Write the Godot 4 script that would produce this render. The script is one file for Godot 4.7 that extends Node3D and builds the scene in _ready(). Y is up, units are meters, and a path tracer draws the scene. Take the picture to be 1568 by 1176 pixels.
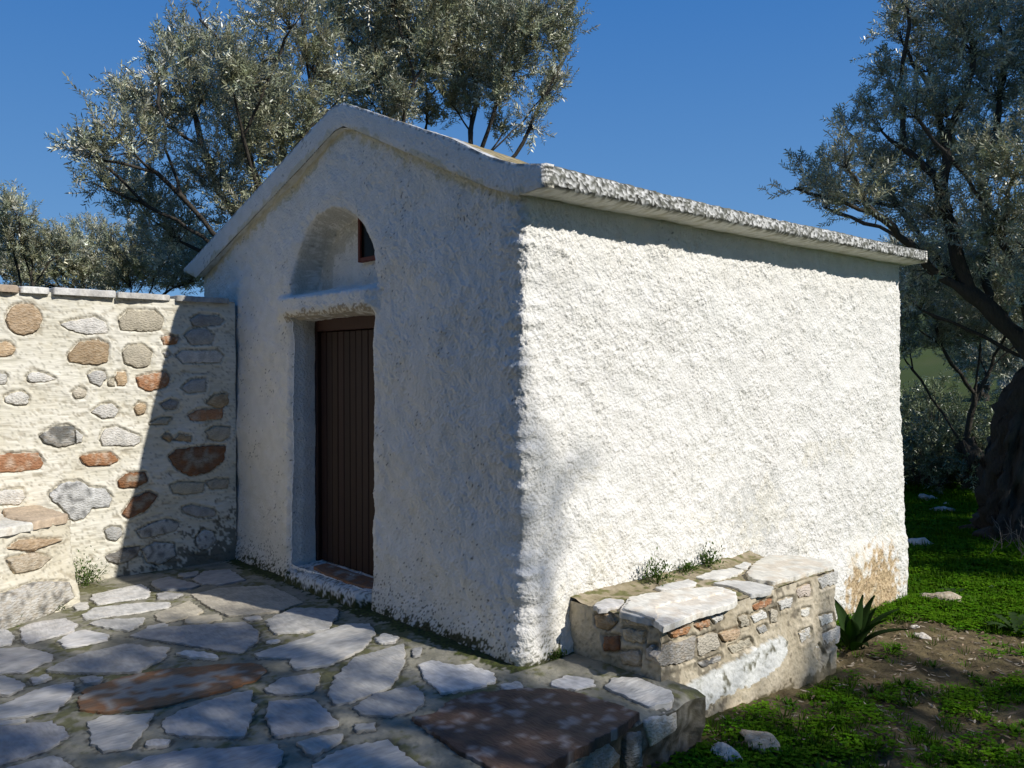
extends Node3D
# A whitewashed chapel in an olive grove. Metres, y up. The chapel's front right corner stands at the origin:
# the front wall runs along -x, the sunlit side wall along -z, the paved terrace lies in front at y = 0.

const CAMERA_AT := Vector3(3.2547, 1.55, 3.0398)
const CAMERA_LOOK := Vector3(-0.74048, -0.01823, -0.67183)
const SUN_TOWARDS := Vector3(0.96, 0.80, -0.278)

var rng := RandomNumberGenerator.new()
var noise_a := FastNoiseLite.new()
var noise_b := FastNoiseLite.new()
var noise_c := FastNoiseLite.new()
var mats := {}
var textures := {}
var sprig_mesh: ArrayMesh
const PAVING := [
	["W", -3.008, 1.238, -3.074, 0.890, -2.882, 0.894, -2.679, 0.974, -2.724, 1.281, -2.873, 1.285],
	["G", -3.100, 0.808, -3.151, 0.669, -2.751, 0.590, -2.702, 0.675, -2.806, 0.842, -2.980, 0.842],
	["G", -3.187, 0.589, -3.182, 0.424, -3.051, 0.487, -3.052, 0.583],
	["G", -2.975, 0.556, -3.155, 0.394, -3.080, 0.223, -2.692, 0.278, -2.673, 0.482, -2.831, 0.567],
	["G", -2.711, 0.911, -2.718, 0.848, -2.587, 0.774, -2.523, 0.851, -2.584, 0.948],
	["E", -2.551, 0.735, -2.589, 0.518, -2.424, 0.229, -2.187, 0.232, -1.859, 0.262, -1.772, 0.482, -1.888, 0.763, -2.239, 0.774],
	["W", -2.879, 1.387, -2.796, 1.323, -2.679, 1.349, -2.665, 1.423, -2.769, 1.422],
	["W", -2.524, 1.439, -2.650, 1.318, -2.564, 1.039, -2.449, 0.913, -2.331, 0.966, -2.352, 1.208, -2.418, 1.446],
	["E", -2.243, 1.087, -2.333, 0.923, -2.395, 0.806, -2.092, 0.835, -2.040, 0.906, -2.020, 1.105, -2.090, 1.126],
	["E", -1.979, 1.003, -2.045, 0.937, -1.953, 0.793, -1.848, 0.819, -1.836, 0.925, -1.909, 1.022],
	["G", -1.791, 0.715, -1.768, 0.606, -1.690, 0.628, -1.718, 0.716],
	["B", -1.645, 0.636, -1.770, 0.375, -1.559, 0.178, -1.423, 0.268, -1.217, 0.451, -1.359, 0.725, -1.539, 0.677],
	["W", -2.287, 1.462, -2.342, 1.379, -2.200, 1.165, -2.072, 1.225, -1.991, 1.326, -2.126, 1.400],
	["W", -2.008, 1.232, -1.993, 1.115, -1.930, 1.123, -1.930, 1.237],
	["G", -1.889, 1.360, -1.961, 1.218, -1.867, 1.039, -1.703, 0.739, -1.451, 0.769, -1.299, 0.850, -1.165, 1.019, -1.304, 1.089, -1.548, 1.193, -1.780, 1.311],
	["W", -2.482, 1.793, -2.541, 1.703, -2.515, 1.538, -2.328, 1.508, -2.189, 1.582, -2.133, 1.837, -2.199, 1.842],
	["W", -2.488, 1.985, -2.531, 1.884, -2.488, 1.852, -2.330, 1.846, -2.191, 1.902, -2.221, 2.034],
	["W", -2.064, 1.694, -2.189, 1.582, -2.192, 1.510, -1.994, 1.441, -1.899, 1.477, -1.894, 1.608, -1.923, 1.693],
	["W", -1.269, 0.818, -1.255, 0.754, -1.207, 0.770, -1.226, 0.831],
	["W", -1.106, 0.966, -1.138, 0.775, -1.244, 0.312, -1.158, 0.202, -0.973, 0.278, -0.771, 0.502, -0.685, 0.745, -0.741, 0.922, -0.848, 0.895, -0.905, 0.850, -1.041, 0.975],
	["G", -0.851, 0.357, -0.935, 0.258, -0.829, 0.214, -0.759, 0.289, -0.798, 0.366],
	["G", -2.161, 2.033, -2.082, 1.862, -1.875, 1.783, -1.763, 1.783, -1.625, 1.952, -1.745, 2.112],
	["G", -1.584, 1.879, -1.726, 1.681, -1.743, 1.408, -1.606, 1.357, -1.524, 1.267, -1.366, 1.346, -1.246, 1.534, -1.314, 1.637, -1.481, 1.809],
	["W", -1.387, 1.276, -1.405, 1.220, -1.318, 1.156, -1.192, 1.123, -1.157, 1.146, -1.274, 1.244],
	["R", -1.027, 1.874, -1.175, 1.798, -1.222, 1.617, -1.187, 1.413, -1.074, 1.174, -0.966, 1.025, -0.835, 1.025, -0.725, 1.148, -0.708, 1.333, -0.707, 1.590, -0.803, 1.806, -0.921, 1.892],
	["G", -1.514, 1.966, -1.522, 1.882, -1.452, 1.870, -1.419, 1.965],
	["G", -1.703, 2.120, -1.633, 2.043, -1.444, 1.993, -1.376, 2.019, -1.344, 2.092, -1.426, 2.172],
	["G", -1.337, 1.770, -1.354, 1.735, -1.285, 1.686, -1.220, 1.720, -1.257, 1.787],
	["G", -0.587, 1.174, -0.684, 1.024, -0.609, 0.849, -0.468, 0.943, -0.405, 1.013, -0.472, 1.145],
	["G", -1.246, 2.206, -1.216, 2.150, -1.326, 1.964, -1.320, 1.805, -1.159, 1.854, -0.992, 1.970, -1.019, 2.130, -1.079, 2.237],
	["B", -0.745, 1.910, -0.773, 1.837, -0.652, 1.661, -0.509, 1.750, -0.363, 1.852, -0.403, 1.949, -0.512, 1.961, -0.613, 1.942],
	["G", -0.545, 1.669, -0.614, 1.554, -0.645, 1.360, -0.625, 1.202, -0.503, 1.273, -0.441, 1.273, -0.149, 1.469, -0.340, 1.660, -0.423, 1.694],
	["B", -0.432, 1.218, -0.332, 1.047, -0.192, 1.066, 0.007, 1.101, 0.001, 1.208, -0.065, 1.377, -0.274, 1.308],
	["G", 0.043, 1.062, 0.100, 0.987, 0.156, 1.017, 0.123, 1.092],
	["B", -0.925, 2.266, -0.956, 2.203, -0.866, 2.023, -0.754, 2.000, -0.655, 2.008, -0.570, 2.116, -0.554, 2.284, -0.569, 2.333],
	["B", -0.369, 1.804, -0.382, 1.763, -0.326, 1.709, -0.289, 1.733, -0.321, 1.805],
	["B", 0.057, 1.335, 0.066, 1.232, 0.112, 1.143, 0.157, 1.188, 0.216, 1.352, 0.143, 1.347],
	["G", -0.205, 2.027, -0.220, 1.850, -0.189, 1.677, -0.099, 1.586, -0.001, 1.409, 0.112, 1.416, 0.198, 1.488, 0.317, 1.631, 0.319, 1.768, 0.067, 2.073, -0.117, 2.124],
	["G", -0.495, 2.330, -0.511, 2.204, -0.503, 2.104, -0.297, 2.065, -0.148, 2.085, -0.129, 2.207, -0.279, 2.372],
	["G", -1.060, 2.241, -0.964, 2.101, -0.935, 2.128, -0.979, 2.256],
	["G", -0.331, 0.966, -0.518, 0.814, -0.686, 0.596, -0.706, 0.265, -0.439, 0.444, -0.213, 0.687, -0.171, 0.930, -0.200, 1.008],
	["G", -0.114, 0.959, -0.187, 0.807, -0.142, 0.584, 0.033, 0.659, 0.108, 0.780, 0.086, 0.890, -0.019, 0.984],
	["G", 0.262, 1.384, 0.224, 1.187, 0.275, 1.032, 0.448, 1.062, 0.578, 1.069, 0.774, 1.155, 0.707, 1.367, 0.446, 1.518],
	["W", -0.377, 0.406, -0.375, 0.315, -0.231, 0.273, -0.192, 0.201, -0.009, 0.199, 0.076, 0.265, 0.075, 0.420, 0.030, 0.558, -0.155, 0.520],
	["W", 0.127, 0.287, 0.159, 0.185, 0.258, 0.243, 0.228, 0.340],
	["W", 0.269, 0.079, 0.255, -0.054, 0.374, -0.115, 0.442, -0.060, 0.414, 0.057, 0.323, 0.106],
	["W", 0.483, -0.080, 0.431, -0.205, 0.509, -0.291, 0.747, -0.272, 0.830, -0.173, 0.792, -0.040, 0.640, -0.057],
	["W", -0.892, 0.332, -0.943, 0.245, -0.817, 0.214, -0.764, 0.295, -0.803, 0.372],
	["M", 0.135, 0.594, 0.150, 0.435, 0.254, 0.247, 0.403, 0.098, 0.653, 0.068, 0.817, 0.063, 0.852, 0.210, 0.870, 0.364, 0.891, 0.557, 0.899, 0.682, 0.914, 0.808, 0.792, 0.897, 0.585, 0.895, 0.344, 0.869, 0.171, 0.839, 0.206, 0.737],
	["G", -0.586, 0.298, -0.583, 0.230, -0.483, 0.312, -0.494, 0.355],
	["G", -2.920, 2.465, -2.928, 2.363, -2.805, 2.208, -2.685, 2.205, -2.574, 2.288, -2.604, 2.467, -2.777, 2.539],
	["B", -2.725, 3.038, -2.845, 2.999, -2.913, 2.956, -2.948, 2.807, -2.891, 2.706, -2.754, 2.692, -2.669, 2.835, -2.650, 2.989],
	["W", -2.544, 3.269, -2.633, 3.315, -2.806, 3.316, -2.877, 3.266, -2.878, 3.154, -2.835, 3.066, -2.711, 3.058, -2.572, 3.182],
	["G", -2.564, 3.642, -2.683, 3.757, -2.811, 3.747, -2.928, 3.626, -2.855, 3.506, -2.598, 3.528],
	["B", -2.217, 2.778, -2.381, 2.807, -2.493, 2.605, -2.383, 2.487, -2.255, 2.475, -2.161, 2.683],
	["G", -2.208, 3.229, -2.312, 3.147, -2.336, 2.987, -2.222, 2.790, -2.122, 2.818, -2.077, 3.000, -2.117, 3.161],
	["W", -2.167, 3.572, -2.257, 3.569, -2.392, 3.487, -2.429, 3.404, -2.374, 3.255, -2.230, 3.243, -2.148, 3.313, -2.115, 3.477],
	["B", -2.408, 3.899, -2.338, 3.737, -2.148, 3.712, -2.040, 3.830, -2.127, 3.970, -2.281, 4.018],
	["W", -1.853, 2.532, -1.825, 2.318, -1.698, 2.281, -1.537, 2.331, -1.557, 2.512, -1.728, 2.581],
	["G", -1.808, 2.977, -1.884, 2.909, -1.847, 2.606, -1.711, 2.537, -1.621, 2.672, -1.635, 2.892],
	["G", -1.842, 3.462, -1.918, 3.369, -1.844, 3.144, -1.690, 3.109, -1.631, 3.248, -1.658, 3.402],
	["B", -1.658, 3.866, -1.786, 3.852, -1.864, 3.720, -1.870, 3.582, -1.777, 3.480, -1.730, 3.484, -1.648, 3.601, -1.593, 3.749],
	["G", -1.446, 2.675, -1.476, 2.570, -1.344, 2.455, -1.180, 2.458, -1.109, 2.631, -1.207, 2.744, -1.386, 2.750],
	["G", -1.335, 3.219, -1.402, 3.129, -1.336, 2.942, -1.301, 2.868, -1.130, 2.830, -1.113, 2.956, -1.132, 3.109, -1.264, 3.214],
	["G", -1.386, 3.675, -1.414, 3.579, -1.369, 3.379, -1.288, 3.301, -1.164, 3.287, -1.113, 3.416, -1.137, 3.526, -1.249, 3.668],
	["G", -1.189, 4.070, -1.374, 3.968, -1.416, 3.822, -1.341, 3.710, -1.134, 3.727, -1.103, 3.789, -1.117, 4.008],
	["G", -0.527, 2.924, -0.645, 2.979, -0.844, 2.938, -0.900, 2.882, -0.891, 2.714, -0.785, 2.631, -0.658, 2.637, -0.543, 2.813],
	["B", -0.712, 3.393, -0.875, 3.288, -0.877, 3.095, -0.774, 3.022, -0.584, 3.100, -0.568, 3.263],
	["G", -0.742, 3.842, -0.824, 3.795, -0.875, 3.586, -0.810, 3.509, -0.688, 3.478, -0.588, 3.588, -0.636, 3.793],
	["G", -0.116, 2.621, -0.229, 2.758, -0.388, 2.721, -0.523, 2.642, -0.491, 2.583, -0.426, 2.448, -0.252, 2.419, -0.126, 2.497],
	["W", -0.300, 3.267, -0.428, 3.177, -0.432, 3.017, -0.289, 2.829, -0.155, 3.004, -0.158, 3.183],
	["G", -0.040, 3.591, -0.220, 3.598, -0.329, 3.516, -0.352, 3.359, -0.213, 3.277, -0.031, 3.372],
	["B", -0.049, 3.810, -0.150, 3.973, -0.269, 3.996, -0.384, 3.916, -0.371, 3.752, -0.282, 3.685, -0.089, 3.731],
	["G", 0.440, 2.460, 0.369, 2.523, 0.175, 2.532, 0.078, 2.454, 0.140, 2.310, 0.259, 2.260, 0.359, 2.306],
	["G", 0.231, 3.084, 0.107, 2.999, 0.142, 2.782, 0.206, 2.673, 0.324, 2.631, 0.409, 2.771, 0.381, 2.902, 0.337, 3.017],
	["B", 0.513, 3.242, 0.412, 3.386, 0.261, 3.419, 0.107, 3.304, 0.116, 3.163, 0.257, 3.079, 0.472, 3.160],
	["W", 0.081, 3.798, 0.055, 3.615, 0.198, 3.487, 0.302, 3.427, 0.397, 3.533, 0.319, 3.680, 0.194, 3.800],
]
const WALL_STONES := [
	["T", 1.429, 1.893, 1.445, 1.837, 1.487, 1.795, 1.543, 1.779, 1.597, 1.792, 1.637, 1.830, 1.651, 1.884, 1.636, 1.939, 1.596, 1.980, 1.541, 1.998, 1.485, 1.986, 1.444, 1.947],
	["W", 1.309, 1.865, 1.190, 1.902, 1.079, 1.921, 1.008, 1.887, 0.998, 1.810, 1.141, 1.796, 1.251, 1.825],
	["E", 0.917, 1.912, 0.849, 1.982, 0.652, 1.986, 0.589, 1.925, 0.608, 1.844, 0.741, 1.829, 0.903, 1.835],
	["T", 1.266, 1.643, 1.192, 1.734, 1.060, 1.759, 0.988, 1.723, 0.995, 1.602, 1.062, 1.573, 1.163, 1.586, 1.253, 1.594],
	["E", 0.894, 1.669, 0.851, 1.719, 0.742, 1.723, 0.676, 1.672, 0.699, 1.569, 0.787, 1.554, 0.873, 1.580],
	["T", 1.745, 1.715, 1.638, 1.729, 1.598, 1.691, 1.606, 1.640, 1.746, 1.622],
	["G", 1.132, 1.504, 1.083, 1.536, 1.021, 1.531, 1.001, 1.470, 1.053, 1.420, 1.114, 1.445],
	["T", 0.942, 1.480, 0.927, 1.525, 0.874, 1.525, 0.859, 1.469, 0.874, 1.420, 0.928, 1.421],
	["O", 0.792, 1.479, 0.700, 1.506, 0.576, 1.524, 0.549, 1.478, 0.577, 1.409, 0.701, 1.372, 0.777, 1.412],
	["W", 1.738, 1.517, 1.658, 1.512, 1.640, 1.486, 1.659, 1.445, 1.739, 1.442],
	["W", 1.534, 1.485, 1.493, 1.526, 1.418, 1.515, 1.341, 1.473, 1.418, 1.457, 1.512, 1.453],
	["W", 1.663, 1.353, 1.623, 1.383, 1.550, 1.388, 1.509, 1.349, 1.523, 1.298, 1.606, 1.296, 1.656, 1.322],
	["E", 1.245, 1.376, 1.195, 1.411, 1.141, 1.389, 1.155, 1.337, 1.215, 1.326],
	["W", 1.110, 1.232, 1.044, 1.284, 0.971, 1.293, 0.923, 1.247, 0.940, 1.193, 1.034, 1.179],
	["D", 1.450, 1.076, 1.364, 1.139, 1.266, 1.145, 1.227, 1.118, 1.224, 1.010, 1.326, 0.988, 1.422, 1.022],
	["W", 1.219, 1.111, 1.167, 1.071, 1.178, 1.018, 1.214, 1.014],
	["W", 1.056, 1.033, 1.024, 1.108, 0.941, 1.115, 0.856, 1.078, 0.769, 1.039, 0.765, 0.994, 0.813, 0.970, 1.036, 0.983],
	["O", 1.787, 0.962, 1.572, 0.964, 1.461, 0.957, 1.423, 0.885, 1.443, 0.848, 1.592, 0.835, 1.789, 0.841],
	["O", 1.185, 0.910, 1.108, 0.931, 0.984, 0.929, 0.921, 0.870, 0.985, 0.837, 1.129, 0.841, 1.179, 0.867],
	["V", 1.397, 0.671, 1.299, 0.737, 1.190, 0.738, 1.130, 0.689, 1.028, 0.668, 0.970, 0.596, 0.998, 0.533, 1.121, 0.535, 1.152, 0.473, 1.233, 0.450, 1.282, 0.510, 1.330, 0.579, 1.378, 0.616],
	["W", 1.772, 0.698, 1.647, 0.721, 1.556, 0.712, 1.547, 0.655, 1.575, 0.610, 1.773, 0.623],
	["G", 0.376, 1.933, 0.304, 1.976, 0.159, 1.970, 0.109, 1.931, 0.159, 1.893, 0.353, 1.882],
	["G", 0.424, 1.803, 0.377, 1.856, 0.257, 1.862, 0.192, 1.809, 0.221, 1.744, 0.378, 1.734],
	["W", 0.500, 1.651, 0.448, 1.686, 0.160, 1.690, 0.119, 1.643, 0.149, 1.599, 0.449, 1.593],
	["O", 0.608, 1.775, 0.563, 1.804, 0.475, 1.786, 0.494, 1.739, 0.586, 1.730],
	["G", 0.455, 1.395, 0.379, 1.460, 0.260, 1.471, 0.265, 1.369, 0.404, 1.355],
	["G", 0.612, 1.272, 0.543, 1.309, 0.479, 1.291, 0.498, 1.241, 0.578, 1.236],
	["T", 0.811, 1.255, 0.778, 1.288, 0.723, 1.275, 0.731, 1.207, 0.790, 1.198],
	["O", 0.405, 1.184, 0.333, 1.224, 0.126, 1.227, 0.127, 1.150, 0.286, 1.132, 0.382, 1.143],
	["T", 0.261, 1.274, 0.187, 1.336, 0.088, 1.337, 0.076, 1.257, 0.163, 1.230],
	["E", 0.262, 1.048, 0.189, 1.085, 0.070, 1.070, 0.065, 1.002, 0.140, 0.963, 0.239, 0.987],
	["R", 0.558, 0.867, 0.500, 0.921, 0.287, 0.936, 0.103, 0.924, 0.116, 0.812, 0.240, 0.725, 0.385, 0.706, 0.501, 0.770],
	["R", 0.933, 0.715, 0.858, 0.769, 0.738, 0.766, 0.712, 0.695, 0.816, 0.655, 0.923, 0.665],
	["R", 0.908, 0.467, 0.816, 0.581, 0.706, 0.615, 0.644, 0.575, 0.730, 0.470, 0.861, 0.428],
	["E", 0.548, 0.646, 0.479, 0.663, 0.277, 0.640, 0.290, 0.575, 0.433, 0.565, 0.526, 0.591],
	["E", 0.265, 0.644, 0.192, 0.661, 0.080, 0.652, 0.093, 0.587, 0.217, 0.585],
	["G", 0.457, 0.462, 0.386, 0.478, 0.206, 0.423, 0.181, 0.372, 0.339, 0.378, 0.445, 0.426],
	["V", 0.797, 0.330, 0.708, 0.365, 0.573, 0.390, 0.474, 0.348, 0.505, 0.293, 0.709, 0.262, 0.775, 0.282],
	["G", 1.030, 0.360, 0.988, 0.383, 0.915, 0.368, 0.900, 0.310, 0.947, 0.267, 1.010, 0.291],
	["D", 1.022, 0.171, 0.884, 0.207, 0.776, 0.203, 0.798, 0.138, 0.928, 0.090, 1.001, 0.124],
	["V", 0.765, 0.179, 0.665, 0.222, 0.517, 0.190, 0.518, 0.097, 0.643, 0.046, 0.732, 0.083],
	["V", 0.352, 0.214, 0.292, 0.271, 0.207, 0.243, 0.190, 0.169, 0.269, 0.108, 0.341, 0.130],
	["T", 0.602, 1.019, 0.568, 1.052, 0.527, 1.015, 0.546, 0.981],
	["T", 0.523, 0.999, 0.476, 1.040, 0.382, 1.019, 0.383, 0.972],
	["E", 0.702, 1.127, 0.613, 1.173, 0.533, 1.166, 0.568, 1.121],
	["E", 0.997, 1.454, 0.952, 1.476, 0.947, 1.419, 0.988, 1.415],
	["G", 0.598, 1.668, 0.564, 1.685, 0.541, 1.650, 0.575, 1.632],
	["E", 2.851, 1.403, 2.831, 1.439, 2.765, 1.455, 2.698, 1.450, 2.669, 1.420, 2.664, 1.383, 2.705, 1.359, 2.767, 1.350, 2.822, 1.372],
	["G", 2.812, 1.720, 2.782, 1.754, 2.710, 1.778, 2.645, 1.769, 2.582, 1.737, 2.592, 1.700, 2.642, 1.673, 2.713, 1.667, 2.773, 1.684],
	["W", 2.833, 1.937, 2.787, 1.972, 2.720, 1.999, 2.628, 1.994, 2.579, 1.958, 2.565, 1.919, 2.636, 1.886, 2.719, 1.878, 2.785, 1.900],
	["E", 2.372, 1.211, 2.358, 1.239, 2.321, 1.249, 2.280, 1.249, 2.259, 1.226, 2.258, 1.195, 2.282, 1.172, 2.320, 1.170, 2.356, 1.182],
	["O", 3.587, 0.902, 3.570, 0.938, 3.539, 0.962, 3.507, 0.951, 3.484, 0.920, 3.478, 0.880, 3.504, 0.854, 3.540, 0.841, 3.568, 0.867],
	["T", 3.882, 1.544, 3.872, 1.577, 3.840, 1.586, 3.798, 1.586, 3.764, 1.563, 3.778, 1.529, 3.798, 1.499, 3.839, 1.496, 3.880, 1.511],
	["G", 3.477, 1.863, 3.464, 1.883, 3.428, 1.896, 3.387, 1.888, 3.366, 1.874, 3.359, 1.853, 3.386, 1.834, 3.429, 1.834, 3.468, 1.844],
	["T", 3.786, 1.800, 3.760, 1.819, 3.702, 1.833, 3.631, 1.830, 3.592, 1.811, 3.586, 1.790, 3.627, 1.773, 3.700, 1.766, 3.753, 1.781],
	["O", 2.769, 0.841, 2.752, 0.885, 2.715, 0.903, 2.672, 0.894, 2.645, 0.865, 2.640, 0.821, 2.670, 0.783, 2.716, 0.785, 2.763, 0.805],
	["T", 2.710, 1.145, 2.677, 1.166, 2.620, 1.177, 2.548, 1.175, 2.502, 1.156, 2.499, 1.133, 2.554, 1.113, 2.620, 1.107, 2.677, 1.122],
	["O", 3.183, 1.868, 3.174, 1.909, 3.135, 1.940, 3.088, 1.924, 3.060, 1.889, 3.063, 1.845, 3.087, 1.804, 3.132, 1.803, 3.179, 1.828],
	["W", 3.292, 1.387, 3.288, 1.411, 3.218, 1.432, 3.153, 1.425, 3.107, 1.402, 3.104, 1.374, 3.143, 1.351, 3.219, 1.345, 3.287, 1.360],
]
const BENCH_SLABS := [
	["L", 0.374, -0.320, 0.327, -0.394, 0.225, -0.577, 0.298, -0.906, 0.418, -1.124, 0.561, -1.090, 0.652, -0.965, 0.675, -0.882, 0.659, -0.609, 0.688, -0.271, 0.598, -0.329],
	["W", 0.177, -0.334, 0.148, -0.409, 0.144, -0.504, 0.229, -0.526, 0.279, -0.445, 0.278, -0.366, 0.256, -0.290],
	["C", 0.170, -0.869, 0.162, -1.017, 0.181, -1.170, 0.263, -1.142, 0.293, -1.086, 0.273, -0.939, 0.218, -0.842],
	["C", 0.179, -1.235, 0.153, -1.473, 0.203, -1.617, 0.279, -1.612, 0.307, -1.479, 0.305, -1.307, 0.234, -1.242],
	["L", 0.339, -1.549, 0.205, -1.888, 0.171, -2.054, 0.300, -2.179, 0.517, -2.232, 0.610, -2.102, 0.597, -1.764, 0.580, -1.459, 0.465, -1.430, 0.394, -1.472],
	["C", 0.328, -1.200, 0.348, -1.320, 0.460, -1.398, 0.612, -1.387, 0.660, -1.287, 0.627, -1.134, 0.555, -1.172, 0.451, -1.222],
	["C", 0.175, -1.661, 0.150, -1.803, 0.197, -1.824, 0.258, -1.677, 0.235, -1.630],
]
const BENCH_LAMINA := [
	["L", 0.379, -0.347, 0.282, -0.517, 0.343, -0.846, 0.461, -1.060, 0.509, -1.052, 0.539, -0.981, 0.494, -0.774, 0.464, -0.590, 0.471, -0.483, 0.592, -0.353, 0.601, -0.325],
]
const BENCH_FRONT := [
	["B", -0.296, 0.133, -0.375, 0.174, -0.619, 0.171, -0.620, 0.055, -0.465, 0.060, -0.332, 0.084],
	["E", -0.643, 0.154, -0.814, 0.147, -0.849, 0.061, -0.683, 0.050, -0.651, 0.066],
	["O", -0.618, 0.221, -0.682, 0.237, -0.747, 0.234, -0.756, 0.198, -0.666, 0.192],
	["W", -0.760, 0.241, -0.864, 0.240, -0.873, 0.209, -0.797, 0.199],
	["T", -0.848, 0.130, -1.031, 0.122, -1.022, 0.074, -0.883, 0.084],
	["O", -1.166, 0.218, -1.357, 0.230, -1.357, 0.203, -1.185, 0.194],
	["C", -1.148, 0.170, -1.280, 0.176, -1.319, 0.131, -1.186, 0.127],
	["G", -1.214, 0.085, -1.300, 0.088, -1.320, 0.053, -1.243, 0.048],
	["W", -1.426, 0.201, -1.589, 0.198, -1.579, 0.140, -1.457, 0.142],
	["P", -1.630, 0.235, -1.791, 0.240, -1.803, 0.165, -1.652, 0.182],
	["W", -1.891, 0.257, -2.135, 0.264, -2.136, 0.188, -1.914, 0.191],
	["C", -1.685, 0.104, -1.793, 0.095, -1.783, 0.046, -1.696, 0.058],
	["C", -1.905, 0.017, -2.067, 0.008, -2.091, -0.049, -1.929, -0.045],
	["W", -1.654, -0.028, -1.784, -0.023, -1.806, -0.082, -1.687, -0.095],
	["W", -1.941, -0.099, -2.164, -0.098, -2.165, -0.192, -1.977, -0.198],
	["O", -0.404, 0.242, -0.587, 0.223, -0.556, 0.191, -0.434, 0.198],
	["D", -0.652, 0.023, -0.866, 0.013, -0.849, -0.013, -0.684, -0.008],
	["C", -1.819, -0.174, -1.885, -0.144, -1.954, -0.227, -1.886, -0.257],
	["E", -0.935, 0.042, -1.131, 0.051, -1.168, 0.001, -0.970, -0.000],
	["E", -1.021, 0.185, -1.111, 0.187, -1.130, 0.122, -1.049, 0.129],
	["E", -1.338, 0.165, -1.407, 0.162, -1.417, 0.086, -1.348, 0.089],
]
const BENCH_PLASTER := [
	["Z", -0.466, -0.068, -0.684, -0.046, -0.953, -0.031, -1.438, 0.007, -1.509, -0.051, -1.500, -0.114, -1.380, -0.172, -1.208, -0.204, -0.937, -0.207, -0.718, -0.209, -0.590, -0.280, -0.490, -0.261],
]
const BENCH_END := [
	["T", 0.189, 0.234, 0.280, 0.263, 0.343, 0.238, 0.280, 0.176, 0.190, 0.185],
	["R", 0.242, 0.138, 0.355, 0.165, 0.349, 0.087, 0.255, 0.064],
	["G", 0.530, 0.150, 0.582, 0.172, 0.576, 0.106, 0.536, 0.087],
	["E", 0.380, 0.279, 0.523, 0.282, 0.570, 0.265, 0.428, 0.238],
	["E", 0.380, 0.208, 0.524, 0.232, 0.512, 0.164, 0.392, 0.154],
	["E", 0.368, 0.092, 0.489, 0.121, 0.489, 0.047, 0.380, 0.028],
]
const CLUMPS_A := [
	["c", -5.921, 3.751, -0.010, 0.401],
	["c", -6.043, 3.661, 0.269, 0.265],
	["c", -7.530, 3.414, -0.731, 0.558],
	["c", -6.564, 4.513, -0.953, 0.602],
	["c", -6.950, 5.081, -0.879, 0.385],
	["c", -6.945, 5.444, -1.019, 0.248],
	["c", -5.995, 5.357, -0.786, 0.114],
	["c", -7.170, 4.686, -0.394, 0.212],
	["c", -6.831, 4.391, -0.605, 0.412],
	["c", -5.238, 4.387, -0.788, 0.469],
	["c", -5.936, 4.004, -1.291, 0.588],
	["c", -6.398, 4.576, -1.844, 0.552],
	["c", -6.157, 3.496, -1.080, 0.516],
	["c", -6.888, 3.041, -0.879, 0.423],
	["c", -4.853, 5.028, -1.248, 0.402],
	["c", -5.362, 5.670, -1.637, 0.431],
	["c", -5.401, 4.865, -1.815, 0.438],
	["c", -5.878, 5.006, -1.425, 0.295],
	["c", -6.738, 5.309, -1.265, 0.311],
	["c", -6.899, 3.545, -0.087, 0.291],
	["c", -5.732, 3.795, -1.583, 0.443],
	["c", -5.939, 3.189, -1.210, 0.366],
	["c", -5.467, 4.668, -2.188, 0.377],
	["c", -5.561, 4.245, -1.820, 0.444],
	["c", -6.891, 3.867, 0.150, 0.179],
	["c", -6.172, 4.658, -0.370, 0.210],
	["c", -6.447, 4.698, -1.617, 0.468],
]
const CLUMPS_B := [
	["c", -7.011, 5.849, -3.531, 0.544],
	["c", -7.185, 6.368, -4.315, 0.622],
	["c", -6.167, 6.243, -4.250, 0.582],
	["c", -6.794, 6.558, -5.487, 0.646],
	["c", -5.370, 6.115, -4.977, 0.533],
	["c", -5.393, 6.166, -5.499, 0.385],
	["c", -5.165, 5.904, -5.606, 0.236],
	["c", -7.225, 5.846, -4.697, 0.538],
	["c", -6.562, 5.902, -5.039, 0.527],
	["c", -5.484, 5.611, -4.961, 0.447],
	["c", -5.299, 4.841, -5.094, 0.250],
	["c", -5.863, 5.525, -5.829, 0.288],
	["c", -7.084, 5.265, -3.682, 0.414],
	["c", -6.984, 6.089, -3.101, 0.442],
	["c", -6.417, 6.394, -3.563, 0.437],
	["c", -6.693, 7.140, -4.900, 0.670],
	["c", -7.755, 7.092, -3.566, 0.569],
	["c", -6.161, 7.111, -5.713, 0.533],
	["c", -6.249, 6.973, -3.658, 0.695],
	["c", -6.234, 7.502, -4.770, 0.739],
	["c", -4.983, 6.328, -5.217, 0.264],
	["c", -7.089, 5.614, -4.018, 0.421],
	["c", -5.614, 5.145, -4.718, 0.267],
	["c", -5.051, 5.502, -5.349, 0.223],
	["c", -6.505, 5.328, -4.628, 0.318],
	["c", -6.353, 5.065, -3.726, 0.335],
	["c", -6.516, 5.651, -5.250, 0.348],
	["c", -6.158, 5.727, -3.965, 0.441],
	["c", -6.752, 5.524, -3.573, 0.403],
	["c", -6.728, 6.205, -4.926, 0.481],
	["c", -5.609, 5.835, -4.833, 0.447],
	["c", -6.671, 4.914, -3.731, 0.288],
	["c", -7.046, 5.162, -4.624, 0.290],
	["c", -6.317, 5.142, -4.836, 0.262],
	["c", -7.703, 5.078, -3.970, 0.330],
	["c", -6.414, 5.107, -5.548, 0.235],
	["c", -7.085, 5.947, -5.084, 0.396],
]
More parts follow.
